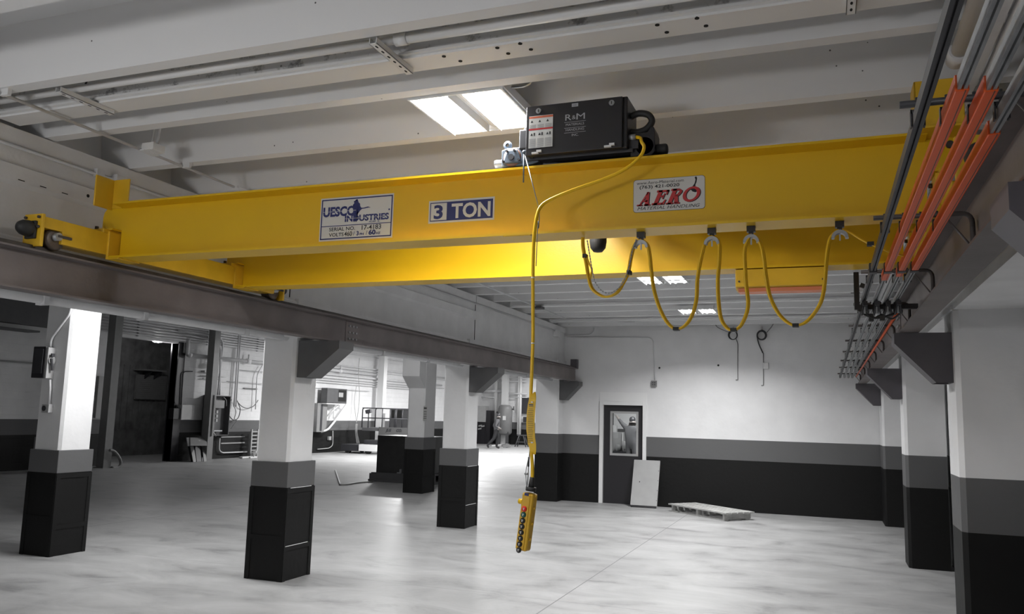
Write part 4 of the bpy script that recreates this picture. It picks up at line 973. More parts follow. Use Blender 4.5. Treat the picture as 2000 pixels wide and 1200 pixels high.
# conduit and boxes
t=thing('conduit_run','thin conduit running along the back wall down to a junction box left above the door','conduit',(-4,YB,3.4))
yb=YB-.015
b=nb(); tube(b,bend([on('y',yb,1092,651),on('y',yb,1108,659),on('y',yb,1276,660),on('y',yb,1279,742)],.12),.011,8); obj('pipe',b,M_pipe,t)
b=nb(); q=on('y',YB,1278,750); bx(b,q.x-.055,q.x+.055,YB-.06,YB,q.z-.06,q.z+.06); bb=obj('junction_box',b,M_grey,t,bev=.004)
b=nb(); 
for dx in (-.02,.02):
    for dz in (-.02,.02): cyl(b,(q.x+dx,YB-.061,q.z+dz),(q.x+dx,YB-.064,q.z+dz),.012,n=10)
obj('knob',b,M_dk,bb)
t=thing('loop_conduit','bent conduit loop at the upper left corner of the back wall','conduit',(-5,YB,3.5))
b=nb(); tube(b,bend([on('y',yb,1090,650),on('y',yb,1104,655),on('y',yb,1152,655),on('y',yb,1160,648),on('y',yb,1160,641)],.08),.011,8)
tube(b,bend([on('y',16.3,1084,646),on('y',16.3,1084,634),on('y',16.3,1100,630),on('y',16.3,1240,629)],.1),.011,8); obj('pipe',b,M_pipe,t)
b=nb(); q=on('x',XL+.03,1086,651); bx(b,XL,XL+.09,q.y-.1,q.y+.1,q.z-.08,q.z+.06); obj('junction_box',b,M_beam,t,bev=.006)
for u,thk,lab,end in ((1432,.012,'thin coiled cable hung high on the back wall, its tail dropping left',742),(1488,.022,'thick coiled cable hung high on the back wall, right of the thin one',753)):
    c=on('y',YB-.04,u,655); t=thing('cable_coil',lab,'cable',tuple(c),'cable coils on the back wall')
    b=nb(); r_=.085
    for k in range(3 if thk<.02 else 4):
        rr=r_+random.uniform(-.008,.008); cc=c+Vector((random.uniform(-.008,.008),-.012*k,random.uniform(-.01,.01))); pts=[cc+Vector((rr*math.cos(a*PI/10),0,rr*1.05*math.sin(a*PI/10))) for a in range(21)]; tube(b,pts,thk*.6,6)
    obj('coil',b,M_dk,t)
    b=nb(); tube(b,[c+Vector((.05,-.02,-.07)),on('y',YB-.03,u+9,672),on('y',YB-.03,u+9 if u<1450 else u+2,690)] if u<1450 else [c+Vector((-.09,-.03,-.02)),on('y',YB-.03,u-6,672),on('y',YB-.03,u+2,690)],thk*.55,6,sm=5)
    obj('cable_tail',b,M_dk,t)
    xq=u+9 if u<1450 else u+3
    b=nb(); a=on('y',yb,xq,690); e=on('y',yb,xq,end); tube(b,[a,e,e+Vector((-.04,0,-.005))],.008,6); obj('pipe',b,M_grey,t)
    b=nb(); cyl(b,c+Vector((0,.03,.06)),c+Vector((0,.03,.17)),.018,n=10); obj('wall_anchor',b,M_pipe,t)
    b=nb(); tube(b,[c+Vector((-.06 if u<1450 else .09,0,.05)),on('y',YB-.1,u-30 if u<1450 else u+18,640),on('y',YB-.1,u-36 if u<1450 else u+24,630)],.008,6,sm=5); obj('cable_tail',b,M_grey,t)
k=0
for u,v,sz in ((1146,719,.05),(1181,724,.055),(1210,720,.06),(1240,722,.06),(1303,725,.07),(1332,722,.04),(1361,725,.06),(1413,727,.06),(1447,726,.06),(1478,726,.05),(1550,726,.045),(1584,726,.055),(1618,727,.05)):
    q=on('y',YB,u,v); b=nb(); bx(b,q.x-sz,q.x+sz,YB-.006,YB,q.z-sz,q.z+sz); bx(b,q.x-sz*.3,q.x+sz*.3,YB-.009,YB-.006,q.z-sz*.8,q.z-sz*.6)
    o=obj('blank_plate',b,M_wall); tag(o,'small painted-over blank plate in the row across the upper back wall','plate','blank plates on the back wall')
q=on('y',YB,1496,715); b=nb(); bx(b,q.x-.05,q.x+.05,YB-.05,YB,q.z-.06,q.z+.06); tag(obj('painted_box',b,M_beam,bev=.004),'small painted box beside the thick coil tail on the back wall','box')
for u,v in ((1288,719),(1403,714)):
    q=on('y',YB,u,v); b=nb(); lathe(b,[(.02,0),(.02,.006),(0,.008)],q,(0,-1,0),n=10); tag(obj('black_plug',b,M_hole),'small black plug in the upper back wall, '+('left' if u<1300 else 'right')+' of the two','plug')
# ------------------------------------------------------------------ switch and conduit on the leftmost column
t=thing('safety_switch','black safety switch box with a lever on the leftmost column','switch',(-8.6,7.1,2.2))
YC=7.17+.022
a=on('y',YC-.1,66,678); c=on('y',YC-.1,97,742)
x0,x1,z0,z1=-8.76,-8.53,2.03,2.40
b=nb(); bx(b,x0,x1-.03,YC-.11,YC,z0,z1); obj('box',b,M_blk,t,bev=.008)
b=nb(); bx(b,x1-.03,x1,YC-.10,YC,z0+.0,z1-.01); cyl(b,(x1,YC-.05,2.24),(x1+.02,YC-.05,2.24),.045,n=14); side_=obj('handle_plate',b,M_lgrey,t)
b=nb(); obx(b,(x1+.03,YC-.06,2.19),(.008,0,0),(0,.012,.0),(0,-.012,.07)); obx(b,(x1+.03,YC-.06,2.30),(.01,0,0),(0,.02,0),(0,.0,.02)); obj('lever',b,M_dk,side_)
b=nb(); bx(b,x0+.02,x1-.06,YC-.118,YC-.108,z0+.05,z1-.03); obj('cover_rib',b,M_dk,t,bev=.004)
t=thing('column_conduit','white conduit bending down the leftmost column to a small outlet box','conduit',(-8.5,7.15,2.5))
b=nb(); yq=YC-.03
tube(b,bend([on('y',yq,140,592),on('y',yq,137,612),on('y',yq,100,662),on('y',yq,98,680)],.08),.014,10); tube(b,[on('y',yq,98,742),on('y',yq,98,760),on('y',yq,96,790)],.014,10); obj('pipe',b,M_pipe,t)
q=on('y',YC-.05,90,798); b=nb(); bx(b,q.x-.06,q.x+.05,YC-.06,YC,q.z-.05,q.z+.05); ob=obj('outlet_box',b,M_lgrey,t,bev=.003)
b=nb(); cyl(b,(q.x-.02,YC-.061,q.z),(q.x-.02,YC-.066,q.z),.032,n=16); obj('socket_face',b,M_dk,ob)
# pipe under the beam soffit
t=thing('soffit_pipe','white pipe running under the left concrete beam, just above the columns','pipe',(-5.3,6,2.49))
b=nb(); cyl(b,(-5.34,-3.5,2.495),(-5.34,16.4,2.495),.035,n=14); obj('pipe',b,M_pipe,t)
b=nb()
for y in (4.35,5.3,6.6,9.3,10.6,13.4,14.8): bx(b,-5.385,-5.295,y-.02,y+.02,2.452,2.535)
obj('pipe_strap',b,M_pipe,t)
# ------------------------------------------------------------------ ceiling services
t=thing('overhead_pipe','white pipe slung across the ceiling under slotted struts','pipe',(-2,3.57,3.68))
b=nb(); cyl(b,(-5.2,3.565,3.665),(-2.05,3.565,3.665),.022,n=14); cyl(b,(-2.05,3.565,3.665),(-1.98,3.565,3.665),.034,n=14); cyl(b,(-1.98,3.565,3.665),(1.0,3.565,3.665),.028,n=14); obj('pipe',b,M_wht,t)
b=nb()
for x in (-2.03,-4.2): cyl(b,(x,3.565,3.69),(x,3.60,3.80),.006,n=6)
obj('hanger_wire',b,M_dk,t)
def strut(x,lab):
    t=thing('slotted_strut',lab,'strut',(x,3.65,3.60),'slotted struts on the ceiling')
    b=nb(); y0,y1=3.44,3.84; bx(b,x-.021,x+.021,y0,y1,3.598,3.601); bx(b,x-.021,x-.018,y0,y1,3.598,3.63); bx(b,x+.018,x+.021,y0,y1,3.598,3.63); obj('channel',b,M_wht,t)
    b=nb()
    for k in range(6):
        y=y0+.04+k*.063; prism(b,[(x+.006*math.cos(a*PI/5),y+.015*math.sin(a*PI/5),3.5975) for a in range(10)],(0,0,.0006))
    obj('slot',b,M_hole,t)
    return t
strut(-2.11,'slotted white strut under the ceiling pipe, middle of the photo top')
strut(-4.27,'slotted white strut under the ceiling pipe, upper left of the photo')
strut(.145,'slotted white strut under the ceiling pipe, upper right of the photo')
t=thing('overhead_conduit','thin conduit with a square box running down the left side of the ceiling','conduit',(-4.63,6,3.6))
b=nb(); cyl(b,(-4.62,-3,3.605),(-4.66,5.5,3.605),.011,n=8); cyl(b,(-4.62,5.5,3.605),(-4.62,15,3.605),.011,n=8); obj('pipe',b,M_pipe,t)
q=on('z',3.60,299,297); b=nb(); bx(b,q.x-.055,q.x+.055,q.y-.06,q.y+.06,3.60,3.655); bx(b,q.x-.075,q.x-.015,q.y-.075,q.y+.075,3.592,3.602); obj('junction_box',b,M_wht,t,bev=.004)
b=nb(); cyl(b,(q.x+.0,q.y+.03,3.65),(q.x+.03,q.y+.03,3.98),.011,n=8); cyl(b,(q.x-.05,q.y+.03,3.65),(q.x-.03,q.y+.03,3.98),.009,n=8)
obj('riser',b,M_pipe,t)
b=nb()
for y in (3.37,4.9,5.72,6.5,7.3,8.05,8.8): bx(b,-4.655,-4.585,y-.012,y+.012,3.59,3.632)
obj('pipe_strap',b,M_wht,t)
q=on('z',3.6,1160,620); b=nb(); bx(b,-4.68,-4.52,13.2,13.4,3.57,3.61); obj('end_box',b,M_dgrey,t)
b=nb(); cyl(b,(-5.17,-3.5,3.495),(-5.17,16.3,3.475),.012,n=8); bx(b,-5.19,-5.15,4.55,4.62,3.47,3.53); bx(b,-5.19,-5.13,4.72,4.8,3.47,3.53)
tag(obj('beam_conduit',b,M_pipe),'thin conduit fixed along the upper face of the left concrete beam','conduit')
for i,(x,z,r_,y1,lab) in enumerate(((.63,3.52,.038,4.28,'short thick ceiling pipe with a round coupling at the top right'),(.80,3.50,.03,16,'ceiling pipe hugging the upper right beam, beside the channel'),(.88,3.36,.03,16,'lower of the pipes along the upper right beam'))):
    b=nb(); cyl(b,(x,-3.5,z),(x,y1,z),r_,n=16)
    if i==0: cyl(b,(x,4.2,z),(x,4.32,z),.048,n=20)
    tag(obj('overhead_pipe',b,M_pipe),lab,'pipe')
for x,z,lab in ((.545,3.56,'flat painted channel left of the short thick pipe'),(.73,3.50,'flat painted channel right of the short thick pipe')):
    b=nb(); bx(b,x-.022,x+.022,-3.5,16,z-.02,z+.022); tag(obj('cable_channel',b,M_beam),lab,'channel')

# ------------------------------------------------------------------ the hall beyond the columns
def W(u,v,off=.05): return on('x',HX+off,u,v)
def wbox(b,u0,v0,u1,v1,d0,d1,mi=0):
    """box on the left hall wall between two photo corners, standing d0..d1 off the wall"""
    a=W(u0,v0,d1); c=W(u1,v1,d1); bx(b,HX+d0,HX+d1,min(a.y,c.y),max(a.y,c.y),min(a.z,c.z),max(a.z,c.z),mi); return a,c
def hpost(x,y,w_,m,label,h=4.3):
    t=thing('steel_post',label,'post',(x,y,0),'steel posts along the hall walls')
    b=nb(); bx(b,x-w_/2,x+w_/2,y-w_/2,y-w_/2+.02,0,h); bx(b,x-w_/2,x+w_/2,y+w_/2-.02,y+w_/2,0,h); bx(b,x-.01,x+.01,y-w_/2+.02,y+w_/2-.02,0,h); bx(b,x+w_/2-.02,x+w_/2,y-w_/2+.02,y+w_/2-.02,0,h); obj('shaft',b,m,t)
    b=nb(); bx(b,x-w_/2-.05,x+w_/2+.05,y-w_/2-.05,y+w_/2+.05,0,.025); obj('base_plate',b,m,t)
hpost(-18.62,17.55,.26,M_grey,'grey steel post left of the tall dark doorway')
hpost(-18.85,21.85,.26,M_grey,'grey steel post between the dark doorway and the open electrical panel')
hpost(-18.9,33.1,.30,M_wht,'white steel post behind the platform lift')
q=on('y',45.6,986,800); hpost(q.x,45.6,.34,M_wht,'white steel post above the tall tank on the far wall')
q=on('y',45.6,940,800)
# conduit bank high on the left wall
t=thing('conduit_bank','bank of long parallel conduits high along the left hall wall','conduit',(HX,22,4))
pm=M_pipe
for k in range(6):
    z=3.83+k*.085; b=nb(); cyl(b,(HX+.10,12,z),(HX+.10,29.5,z),.028,n=8); obj('pipe',b,pm,t)
b=nb()
for y in (13,16,19,22.0,24.6,27.2): bx(b,HX+.003,HX+.07,y-.02,y+.02,3.78,4.3)
obj('pipe_strap',b,M_gal,t)
b=nb(); tube(b,bend([(HX+.16,20.5,4.12),W(437,660,.16),W(425,772,.16)],.35,8),.03,8); obj('pipe',b,pm,t)
b=nb(); tube(b,bend([(HX+.16,20.5,4.02),W(431,668,.16),W(429,772,.16)],.35,8),.03,8); obj('pipe',b,pm,t)
for dy in (0,.09):
    b=nb(); a=W(457+dy*40,795,.13); cyl(b,a,(a.x,a.y,4.6),.026,n=8); obj('riser',b,pm,t)
t=thing('main_pipe','thick insulated pipe below the conduit bank on the left hall wall','pipe',(HX,25,3.3))
b=nb(); a=W(362,684,.14); c=W(790,760,.14); cyl(b,(HX+.14,21.0,3.38),(HX+.14,33,3.38),.06,n=12); obj('pipe',b,M_pipe,t)
b=nb(); cyl(b,(HX+.14,21.0,3.38),(HX+.14,21.0,3.9),.06,n=12); lathe(b,[(0,-.09),(.08,-.05),(.09,0),(.08,.05),(0,.09)],(HX+.14,21.1,3.38)); obj('elbow',b,M_pipe,t)
b=nb()
for y in (24.0,27.0,30.0): lathe(b,[(.06,-.1),(.09,-.08),(.09,.08),(.06,.1)],(HX+.14,y,3.38),(0,1,0),n=12); cyl(b,(HX+.16,y,3.4),(HX+.16,y,3.62),.03)
obj('coupling',b,M_pipe,t)
# thin conduits further along
t=thing('conduit_bank','thin conduits above the disconnect box on the left hall wall','conduit',(HX,31,3.3))
for z,y0,y1,r_ in ((3.05,23.6,45,.012),(2.62,23,32.5,.012),(3.62,27.5,44,.03),(3.50,27.5,44,.02),(3.20,28.5,40,.045),(3.05,28.5,40,.018),(2.95,28.4,38,.02),(2.85,28.4,37,.014),(4.15,28,36,.014),(4.25,28,34,.014)):
    b=nb(); cyl(b,(HX+.10,y0,z),(HX+.10,y1,z),r_,n=8); obj('pipe',b,pm,t)
# hanging cable loops beside the panel
t=thing('hanging_cable','loose dark cable loops hanging right of the open electrical panel','cable',tuple(W(462,790)))
b=nb(); tube(b,[W(u,v,.12) for u,v in ((452,781),(446,795),(446,808),(452,818),(459,821),(466,815),(469,800),(466,790),(463,783))],.016,6,sm=4); obj('coil',b,M_dgrey,t)
b=nb(); tube(b,[W(u,v,.12) for u,v in ((462,783),(472,794),(484,798),(496,793),(504,782))],.014,6,sm=4); obj('cable_tail',b,M_dgrey,t)
b=nb(); tube(b,[W(u,v,.12) for u,v in ((458,796),(461,806),(458,818),(462,822),(455,832),(451,838))],.009,6,sm=4); obj('cable_tail',b,M_dgrey,t)
t=thing('strut_arm','short slotted strut arm on the wall right of the hanging cable loops','strut',tuple(W(490,759)))
b=nb(); wbox(b,478,758,503,761,.0,.08); obj('channel',b,M_dgrey,t)
b=nb(); tube(b,bend([W(512,715,.12),W(502,732,.12),W(499,800,.12)],.3),.02,6); obj('pipe',b,M_pipe,t)
t=thing('junction_boxes','pair of grey floodlight heads on the wall above the open electrical panel','lamp',tuple(W(412,716)))
for u in (411,418):
    b=nb(); a=W(u,716,.2); lathe(b,[(0,-.03),(.06,-.03),(.09,.05),(.05,.12),(0,.12)],a,(0,0,1),n=10); cyl(b,a+Vector((0,0,.1)),a+Vector((0,0,.5)),.015,n=6); obj('lamp_head',b,M_grey,t)
t=thing('steel_ledge','narrow steel ledge and pipe stub above the open electrical panel','shelf',tuple(W(415,735)))
b=nb(); wbox(b,398,734,442,737,.0,.15); wbox(b,398,739,426,742,.05,.12); obj('ledge',b,M_grey,t)
b=nb(); wbox(b,400,724,418,729,.0,.14); obj('bracket_arm',b,M_lgrey,t)
# open electrical panel
t=thing('electrical_panel','open electrical panel with dark interior and swung-out door on the left hall wall','panel',tuple(W(425,812,0)))
a=W(407,772,.2); c=W(445,852,.2); ya,yb_,za,zb=a.y,c.y,c.z+.02,a.z
b=nb(); bx(b,HX,HX+.02,ya,yb_,za,zb); bx(b,HX+.02,HX+.22,ya,ya+.025,za,zb); bx(b,HX+.02,HX+.22,yb_-.025,yb_,za,zb); bx(b,HX+.02,HX+.22,ya,yb_,za,za+.025); bx(b,HX+.02,HX+.22,ya,yb_,zb-.025,zb); obj('cabinet',b,M_dgrey,t)
b=nb(); obx(b,(HX+.42,ya-.09,(za+zb)/2),(.20,-.09,0),(.005,.011,0),(0,0,(zb-za)/2)); obj('door',b,M_lgrey,t)
b=nb(); bx(b,HX+.05,HX+.2,ya+.12,yb_-.28,zb-.42,zb-.16); obj('breaker_housing',b,M_grey,t)
b=nb()
for k in range(6): bx(b,HX+.05,HX+.16,ya+.14,ya+.20,zb-.58-k*.11,zb-.50-k*.11)
for k in range(3): bx(b,HX+.05,HX+.16,ya+.50,ya+.58,zb-.60-k*.14,zb-.50-k*.14)
obj('breaker',b,M_lgrey,t)
b=nb(); bx(b,HX+.05,HX+.12,ya+.30,ya+.35,zb-1.15,zb-.46); bx(b,HX+.05,HX+.2,ya+.05,yb_-.3,zb-1.20,zb-1.16); obj('bus_bar',b,M_gal,t)
b=nb(); tube(b,[(HX+.15,yb_-.3,zb-.05),(HX+.15,yb_-.15,zb-.15),(HX+.15,yb_-.12,zb-.35)],.012,6,sm=4); tube(b,[(HX+.15,ya+.4,za+.22),(HX+.17,ya+.42,za+.1),(HX+.2,ya+.5,za-.02)],.02,6,sm=4); obj('loose_wire',b,M_lgrey,t)
t=thing('transformer_box','grey metal box beside a small dark box, right edge of the dark doorway','box',tuple(W(366,806,0)))
b=nb(); wbox(b,356,791,378,820,0,.25); obj('body',b,M_lgrey,t)
t=thing('starter_box','small dark box with thin wires, right at the edge of the dark doorway','box',tuple(W(346,806,0)))
b=nb(); wbox(b,340,798,352,819,0,.2); obj('body',b,M_blk,t)
b=nb(); tube(b,[W(348,798,.1),W(344,790,.08),W(341,775,.06),W(349,690,.04)],.012,6,sm=4); tube(b,bend([W(354,792,.06),W(357,726,.06),W(376,726,.06)],.15),.018,6); obj('wire',b,M_dk,t)
# things leaning and lying by the wall
t=thing('leaning_boards','dark boards and a grey tray leaning below the open electrical panel','boards',tuple(W(385,880,.5)))
def leanb(u0,u1,v0,v1,off,m,nm='board',th=.03):
    a=on('x',HX+off*.45,(u0[0]),v0); c=on('x',HX+off*.45,u0[1],v0); d=on('x',HX+off,u1[0],v1); e=on('x',HX+off,u1[1],v1)
    d.z=max(d.z,.005); e.z=max(e.z,.005); b=nb(); prism(b,[a,c,e,d],(th,0,.0)); obj(nm,b,m,t)
leanb((366,402),(373,406),870,903,.55,M_dk); leanb((370,376),(376,382),868,904,.66,M_grey); leanb((379,389),(383,392),868,903,.68,M_dgrey); leanb((393,398),(397,402),868,902,.68,M_grey)
leanb((369,401),(370,402),855,871,.72,M_grey,'tray',.05); leanb((363,368),(366,371),855,872,.68,M_grey,'tray')
b=nb(); a=on('x',HX+.45,385,865); cyl(b,a,a+Vector((.1,0,.03)),.04,n=10); obj('tray_handle',b,M_lgrey,t)
t=thing('low_conduit','conduit curving out of the black wall band right of the electrical panel','conduit',tuple(W(440,880)))
b=nb(); tube(b,bend([W(429,856,.08),W(428,880,.08),W(434,885,.08),W(482,883,.08)],.2),.022,8); obj('pipe',b,M_pipe,t)
b=nb()
for v in (853.5,865.5): wbox(b,432,v,478,v+.7,.0,.03)
obj('wall_rail',b,M_lgrey,t)
t=thing('ladder_rack','pale slotted rack leaning behind the second column from the left','rack',tuple(W(497,870,.4)))
b=nb(); a=W(492,839,.3); c=W(500,892,.3); bx(b,HX+.25,HX+.30,a.y,a.y+.06,0,a.z); bx(b,HX+.25,HX+.30,a.y+.34,a.y+.4,0,a.z)
for k in range(7): bx(b,HX+.25,HX+.29,a.y+.06,a.y+.34,.1+k*.13,.14+k*.13)
obj('frame',b,M_lgrey,t)
t=thing('scrap_boards','white boards with crumpled paper on the floor by the black wall','boards',tuple(W(480,895,.6)))
b=nb(); bx(b,HX+.35,HX+.5,23.6,25.4,.01,.06); obj('board',b,M_wht,t)
b=nb(); bx(b,HX+.6,HX+.68,23.8,25.6,.01,.05); obj('board',b,M_wht,t)
b=nb(); 
for k in range(5):
    c=Vector((HX+.45,24.2+k*.09,.12+.04*(k%2))); obx(b,c,(.05,.03,.02),(-.02,.06,.03),(.0,-.01,.07-.01*k))
obj('crumpled_paper',b,M_lgrey,t)
t=thing('bent_hose','thick hose arching out of the floor right of the grey post by the doorway','hose',(-18.3,18.2,0))
b=nb(); tube(b,[on('x',-18.4,u,v) for u,v in ((214,880),(223,882),(232,893),(236,905),(231,913),(218,914))],.04,8,sm=4); obj('hose',b,M_grey,t)
# dim area left of the doorway
t=thing('roller_cover','dark horizontal roller cover high on the dim wall at the far left','cover',(HX+.3,14.5,3.2))
b=nb(); wbox(b,-30,634,78,650,0,.45); bx(b,HX,HX+.3,9,16.0,3.7,4.5); obj('box_body',b,M_dgrey,t)
b=nb(); wbox(b,-30,704,66,708,0,.06); obj('rail',b,M_grey,t)
t=thing('equipment_cabinet','low dark cabinet half hidden right of the leftmost column base','cabinet',(-17.5,15.8,0))
a=on('y',16.9,184,905); b=nb(); bx(b,a.x-.3,a.x+.12,15.8,16.3,0,.62); obj('body',b,M_dk,t)
b=nb(); bx(b,a.x-.24,a.x+.06,15.785,15.8,.12,.55); obj('grille',b,M_hole,t)
t=thing('white_board','narrow white board standing between the leftmost column and the grey post','board',tuple(W(201,720,.1)))
b=nb(); wbox(b,194,735,208,817,.0,.08); obj('panel',b,M_lgrey,t)
# disconnect box on a strut frame
t=thing('disconnect_box','open grey disconnect box on a slanted strut frame on the left hall wall','box',tuple(W(658,775,0)))
a=W(640,758,.5); c=W(677,789,.5)
b=nb(); bx(b,HX+.2,HX+.5,a.y,c.y,c.z,a.z); cb=obj('case',b,M_dgrey,t,bev=.02)
b=nb(); bx(b,HX+.502,HX+.505,a.y+.55*(c.y-a.y),c.y-.08,c.z+.08,a.z-.05,0); bx(b,HX+.505,HX+.52,a.y+.56*(c.y-a.y),a.y+.78*(c.y-a.y),c.z+.26,a.z-.16,1); obj('opening',b,[M_hole,M_lgrey],t)
b=nb(); tube(b,bend([W(677,790,.4),W(655,822,.4),W(640,840,.4),W(627,844,.2)],.5,6),.045,8); obj('conduit',b,M_wht,t)
b=nb(); 
cyl(b,W(661,792,.4),W(637,815,.1),.03,n=6); cyl(b,W(653,792,.3),W(651,818,.3),.02,n=6); wbox(b,638,788,672,791,.1,.5)
obj('bracket_arm',b,M_wht,t)
t=thing('narrow_cabinet','narrow grey wall cabinet left below the disconnect box','cabinet',tuple(W(630,816,0)))
b=nb(); wbox(b,621,788,637,844,0,.3); obj('body',b,M_grey,t)
b=nb(); a=W(629,790,.305); wbox(b,627.5,790,628.3,842,.3,.31); obj('door_seam',b,M_dk,t)
t=thing('hanging_cable','long pale cable bundle hanging to the floor left of the platform lift','cable',tuple(W(700,800,.3)))
b=nb(); tube(b,[W(u,v,.3) for u,v in ((702,700),(700,730),(702,770),(700,800),(696,828))],.012,6,sm=4); tube(b,[W(u,v,.3) for u,v in ((696,755),(692,785),(695,815),(696,828))],.010,6,sm=4)
for k in range(4): tube(b,[W(u,v,.35) for u,v in ((695+k,828),(694+k*1.2,845),(697+k*1.8,868))],.010,6,sm=4)
obj('strand',b,M_lgrey,t)
t=thing('outlet_box','small dark outlet with a bent conduit in the black band below the wall cabinet','outlet',tuple(W(645,857,0)))
b=nb(); wbox(b,643,853,647,860,0,.08); obj('box',b,M_lgrey,t)
b=nb(); tube(b,bend([W(650,842,.06),W(650,870,.06),W(643,876,.06),W(620,878,.06)],.25),.02,6); obj('conduit',b,M_lgrey,t)
# platform lift
t=thing('platform_lift','dark platform lift with guard rails parked in the hall before the white post','lift',(-17,30.5,0))
m3=M_dgrey
def L(u,v,y=30): return on('y',y,u,v)
a=L(707,838); c=L(797,838)
b=nb(); bx(b,a.x,c.x,30,31.1,.93,1.06); dk_=obj('deck',b,m3,t)
a2=L(742,838); b=nb(); bx(b,a2.x,c.x+.3,29.9,30,.72,1.10); obj('side_panel',b,mat('lift_side_grey',(.07,.07,.07),.5),t)
b=nb(); text(b,'JLG',(L(755,846).x,29.9,.93),U,V,.15,0,bold=.05,shear=.3); text(b,'CO.',(L(776,846).x,29.9,.93),U,V,.15,0,bold=.05,shear=.3); obj('lettering',b,M_blkink,t,fix=False)
zt=1.86; xs_=[L(708,800).x,L(747,800).x,L(762,800).x,L(774,800).x,c.x]
b=nb()
for y in (30.02,31.08):
    tube(b,bend([(xs_[0],y,1.05),(xs_[0],y,zt),(xs_[-1],y,zt)],.1),.025,6)
    for x in xs_[1:]: cyl(b,(x,y,1.05),(x,y,zt),.022,n=6)
    cyl(b,(xs_[0],y,1.45),(xs_[-1],y,1.45),.02,n=6)
for z in (1.45,zt): cyl(b,(xs_[0],30.02,z),(xs_[0],31.08,z),.022,n=6)
cyl(b,(L(720,800).x,30.02,1.05),(L(720,800).x,30.02,1.8),.025,n=6)
obj('rail_post',b,M_dk,t)
b=nb(); q=L(720,804); obx(b,q,(.11,0,.03),(0,.07,0),(-.02,0,.07)); obj('control_head',b,M_dk,t)
b=nb(); x0=L(676,870).x; x1=L(742,870).x; bx(b,x0,x1-.8,29.6,30.9,.10,.36); bx(b,x0+.9,x1,29.9,30.8,.36,.55); obj('chassis',b,M_dk,t)
b=nb(); bx(b,L(712,870).x,x1+.1,29.55,29.8,.12,.38); obj('chassis_cover',b,M_wht,t)
b=nb()
for x in (x0+.3,x1-.35):
    for y in (29.7,30.8): cyl(b,(x,y-.07,.12),(x,y+.07,.12),.12,n=14)
obj('wheel',b,M_rub,t)
b=nb(); a=L(760,838)
for k in range(3):
    z0=.36+k*.19
    cyl(b,(L(745,850).x,30.3,z0),(L(790,850).x,30.3,z0+.19),.03,n=6); cyl(b,(L(790,850).x,30.3,z0),(L(745,850).x,30.3,z0+.19),.03,n=6)
obj('scissor_arms',b,M_dk,t)
t=thing('machine_box','dark machine box standing behind the platform lift rails, left of the corbel column','machine',(-17,33,1.2))
b=nb(); a=on('y',33,762,799); c=on('y',33,790,819); bx(b,a.x,a.x+1.4,33,33.6,0,a.z); obj('body',b,M_dgrey,t)
b=nb(); bx(b,a.x+.1,a.x+.6,32.98,33,c.z,a.z-.05); obj('window',b,M_hole,t)
# dark crate by the corbel column
t=thing('steel_crate','large dark steel box on a skid behind the corbel column','crate',(-9.9,19,0))
b=nb(); bx(b,-10.62,-9.16,18.5,19.5,.22,1.14); obj('body',b,mat('crate_dark',(.03,.03,.03),.5,var=.2),t,bev=.01)
b=nb(); bx(b,-10.75,-8.95,18.35,19.65,.0,.06); bx(b,-10.75,-8.95,18.4,18.5,.06,.2); bx(b,-10.75,-8.95,19.5,19.6,.06,.2); bx(b,-10.7,-9.0,18.4,19.6,.2,.225); obj('skid',b,M_dgrey,t)
b=nb(); q=on('y',18.49,781,924); bx(b,q.x-.06,q.x+.03,18.44,18.5,q.z-.02,q.z+.01); bx(b,q.x+.02,q.x+.045,18.43,18.5,q.z-.02,q.z+.09); obj('latch',b,M_gal,t)
t=thing('bent_conduit','loose bent conduit lying on the floor left of the dark crate','conduit',(-11,18,0))
b=nb(); tube(b,bend([on('z',.02,655,919),on('z',.02,664,947),on('z',.02,676,947),on('z',.02,700,943),on('z',.02,729,941)],.4),.018,8); obj('pipe',b,M_lgrey,t)
# far wall group
FYW=45.0
def Fp(u,v,y=FYW): return on('y',y,u,v)
t=thing('air_tank','tall upright grey air tank with a rounded top against the far wall','tank',tuple(Fp(987,856)))
a=Fp(974,800); c=Fp(1000,800); cx_=(a.x+c.x)/2; r_=(c.x-a.x)/2; zt=Fp(987,791).z; zb=Fp(987,854).z
b=nb(); lathe(b,[(0,zb+.1),(r_*.7,zb+.12),(r_,zb+.25),(r_,zt-.22),(r_*.9,zt-.1),(r_*.6,zt-.02),(0,zt)],(cx_,FYW,0),n=28); obj('vessel',b,M_grey,t)
b=nb(); a=Fp(987,817); bx(b,a.x,a.x+.18,FYW-r_-.01,FYW-r_+.02,a.z-.12,a.z+.12); obj('data_plate',b,M_wht,t)
b=nb()
for dx in (-.25,.25): bx(b,cx_+dx-.08,cx_+dx+.08,FYW-.3,FYW-.2,0,zb+.3)
obj('leg',b,M_dgrey,t)
b=nb(); cyl(b,(cx_+r_,FYW,zt-.25),(cx_+r_+.12,FYW,zt-.25),.04); cyl(b,(cx_+r_+.1,FYW,zt-.3),(cx_+r_+.1,FYW,zt-.08),.035); cyl(b,(cx_-r_,FYW,zt-.45),(cx_-r_-.12,FYW,zt-.45),.06); obj('valve',b,M_dgrey,t)
t=thing('black_cabinet','black upright cabinet against the far wall, left of the walking man','cabinet',tuple(Fp(953,860)))
b=nb(); a=Fp(948,802); c=Fp(958,802); bx(b,a.x-.1,c.x,FYW,FYW+.6,0,a.z); obj('body',b,M_blk,t)
t=thing('steel_cabinet','grey steel cabinet on dark machinery against the far wall','cabinet',tuple(Fp(940,860)))
b=nb(); a=Fp(933,793); c=Fp(949,825); bx(b,a.x,c.x,FYW-.2,FYW+.4,c.z,a.z); obj('upper_body',b,M_lgrey,t,bev=.02)
b=nb(); bx(b,a.x,c.x,FYW-.1,FYW+.4,0,c.z); obj('lower_body',b,M_blk,t)
b=nb()
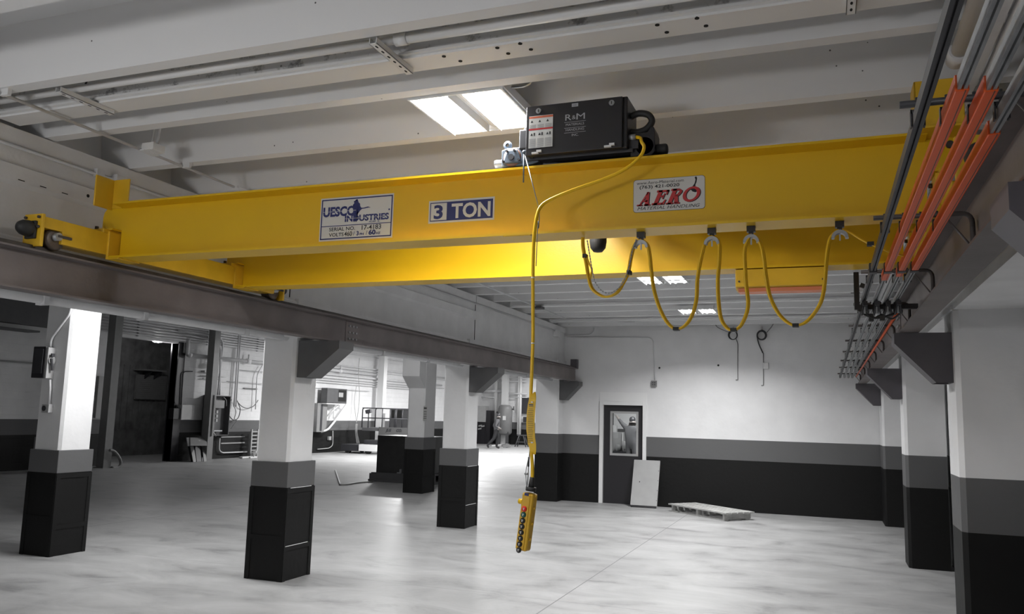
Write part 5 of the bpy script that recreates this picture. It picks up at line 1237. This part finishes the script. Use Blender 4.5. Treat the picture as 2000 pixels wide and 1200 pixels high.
for u,v in ((938,832),(943,833),(937,838)): q=Fp(u,v,FYW-.12); obx(b,q,(.1,0,.02),(0,.03,0),(0,0,.04))
obj('fitting',b,M_lgrey,t)
for u,v,w_,h_ in ((1030,793,.7,.95),(1030,820,.5,.3)):
    q=Fp(u,v,45.9); b=nb(); bx(b,q.x-w_/2,q.x+w_/2,45.85,45.99,q.z-h_/2,q.z+h_/2); tag(obj('dark_box',b,M_dk),('large' if h_>.5 else 'small')+' dark box on the far wall just left of the pendant tag','box')
t=thing('step_stool','grey sawhorse standing in front of the far wall, left of the pendant cable','sawhorse',tuple(Fp(1020,866,43)))
b=nb()
for s_ in (-1,1):
    for dy in (-.2,.2): cyl(b,(Fp(1019,862,43).x+s_*.12,43+dy*.4,.62),(Fp(1019,862,43).x+s_*.32,43+dy,.0),.03,n=6)
obj('leg',b,M_dgrey,t)
b=nb(); xq=Fp(1019,862,43).x; bx(b,xq-.25,xq+.25,42.9,43.1,.6,.66); bx(b,xq-.25,xq+.25,42.82,42.86,.25,.29); obj('top_bar',b,M_dgrey,t)
t=thing('lumber_scraps','white boards and scraps on the floor behind the walking man','scraps',tuple(on('z',0,985,871)))
q0=on('z',.05,962,871); q1=on('z',.08,990,868); b=nb(); d=(q1-q0); obx(b,(q0+q1)/2,d/2,Vector((0,.12,0)),Vector((0,0,.03))); obj('board',b,M_wht,t)
b=nb()
for k in range(4):
    q=on('z',.08,984+k*3,870+k%2*2); obx(b,q,(.12,.05,.02),(-.04,.1,0),(0,.0,.06))
obj('scrap',b,M_grey,t)
t=thing('far_pipes','white vertical pipes with cross runs on the far wall','pipe',tuple(Fp(965,780,45.8)))
for u,r_ in ((965,.04),(968.5,.10),(1012,.05),(1016,.09)):
    b=nb(); q=Fp(u,800,45.8); z0=1.0 if u<1000 else .6; cyl(b,(q.x,45.8,z0),(q.x,45.8,4.6),r_,n=8); obj('pipe',b,M_wht,t)
for v0,v1,ua,ub,r_ in ((764,766,940,982,.09),(769,771,992,1030,.05),(745,746,965,1030,.03),(776,777,990,1030,.03),(740,741,992,1030,.02),(776,774,936,965,.04)):
    b=nb(); q=Fp(ua,v0,45.75); q2=Fp(ub,v1,45.75); cyl(b,q,(q2.x,q2.y,q.z),r_,n=8); obj('pipe',b,M_pipe,t)
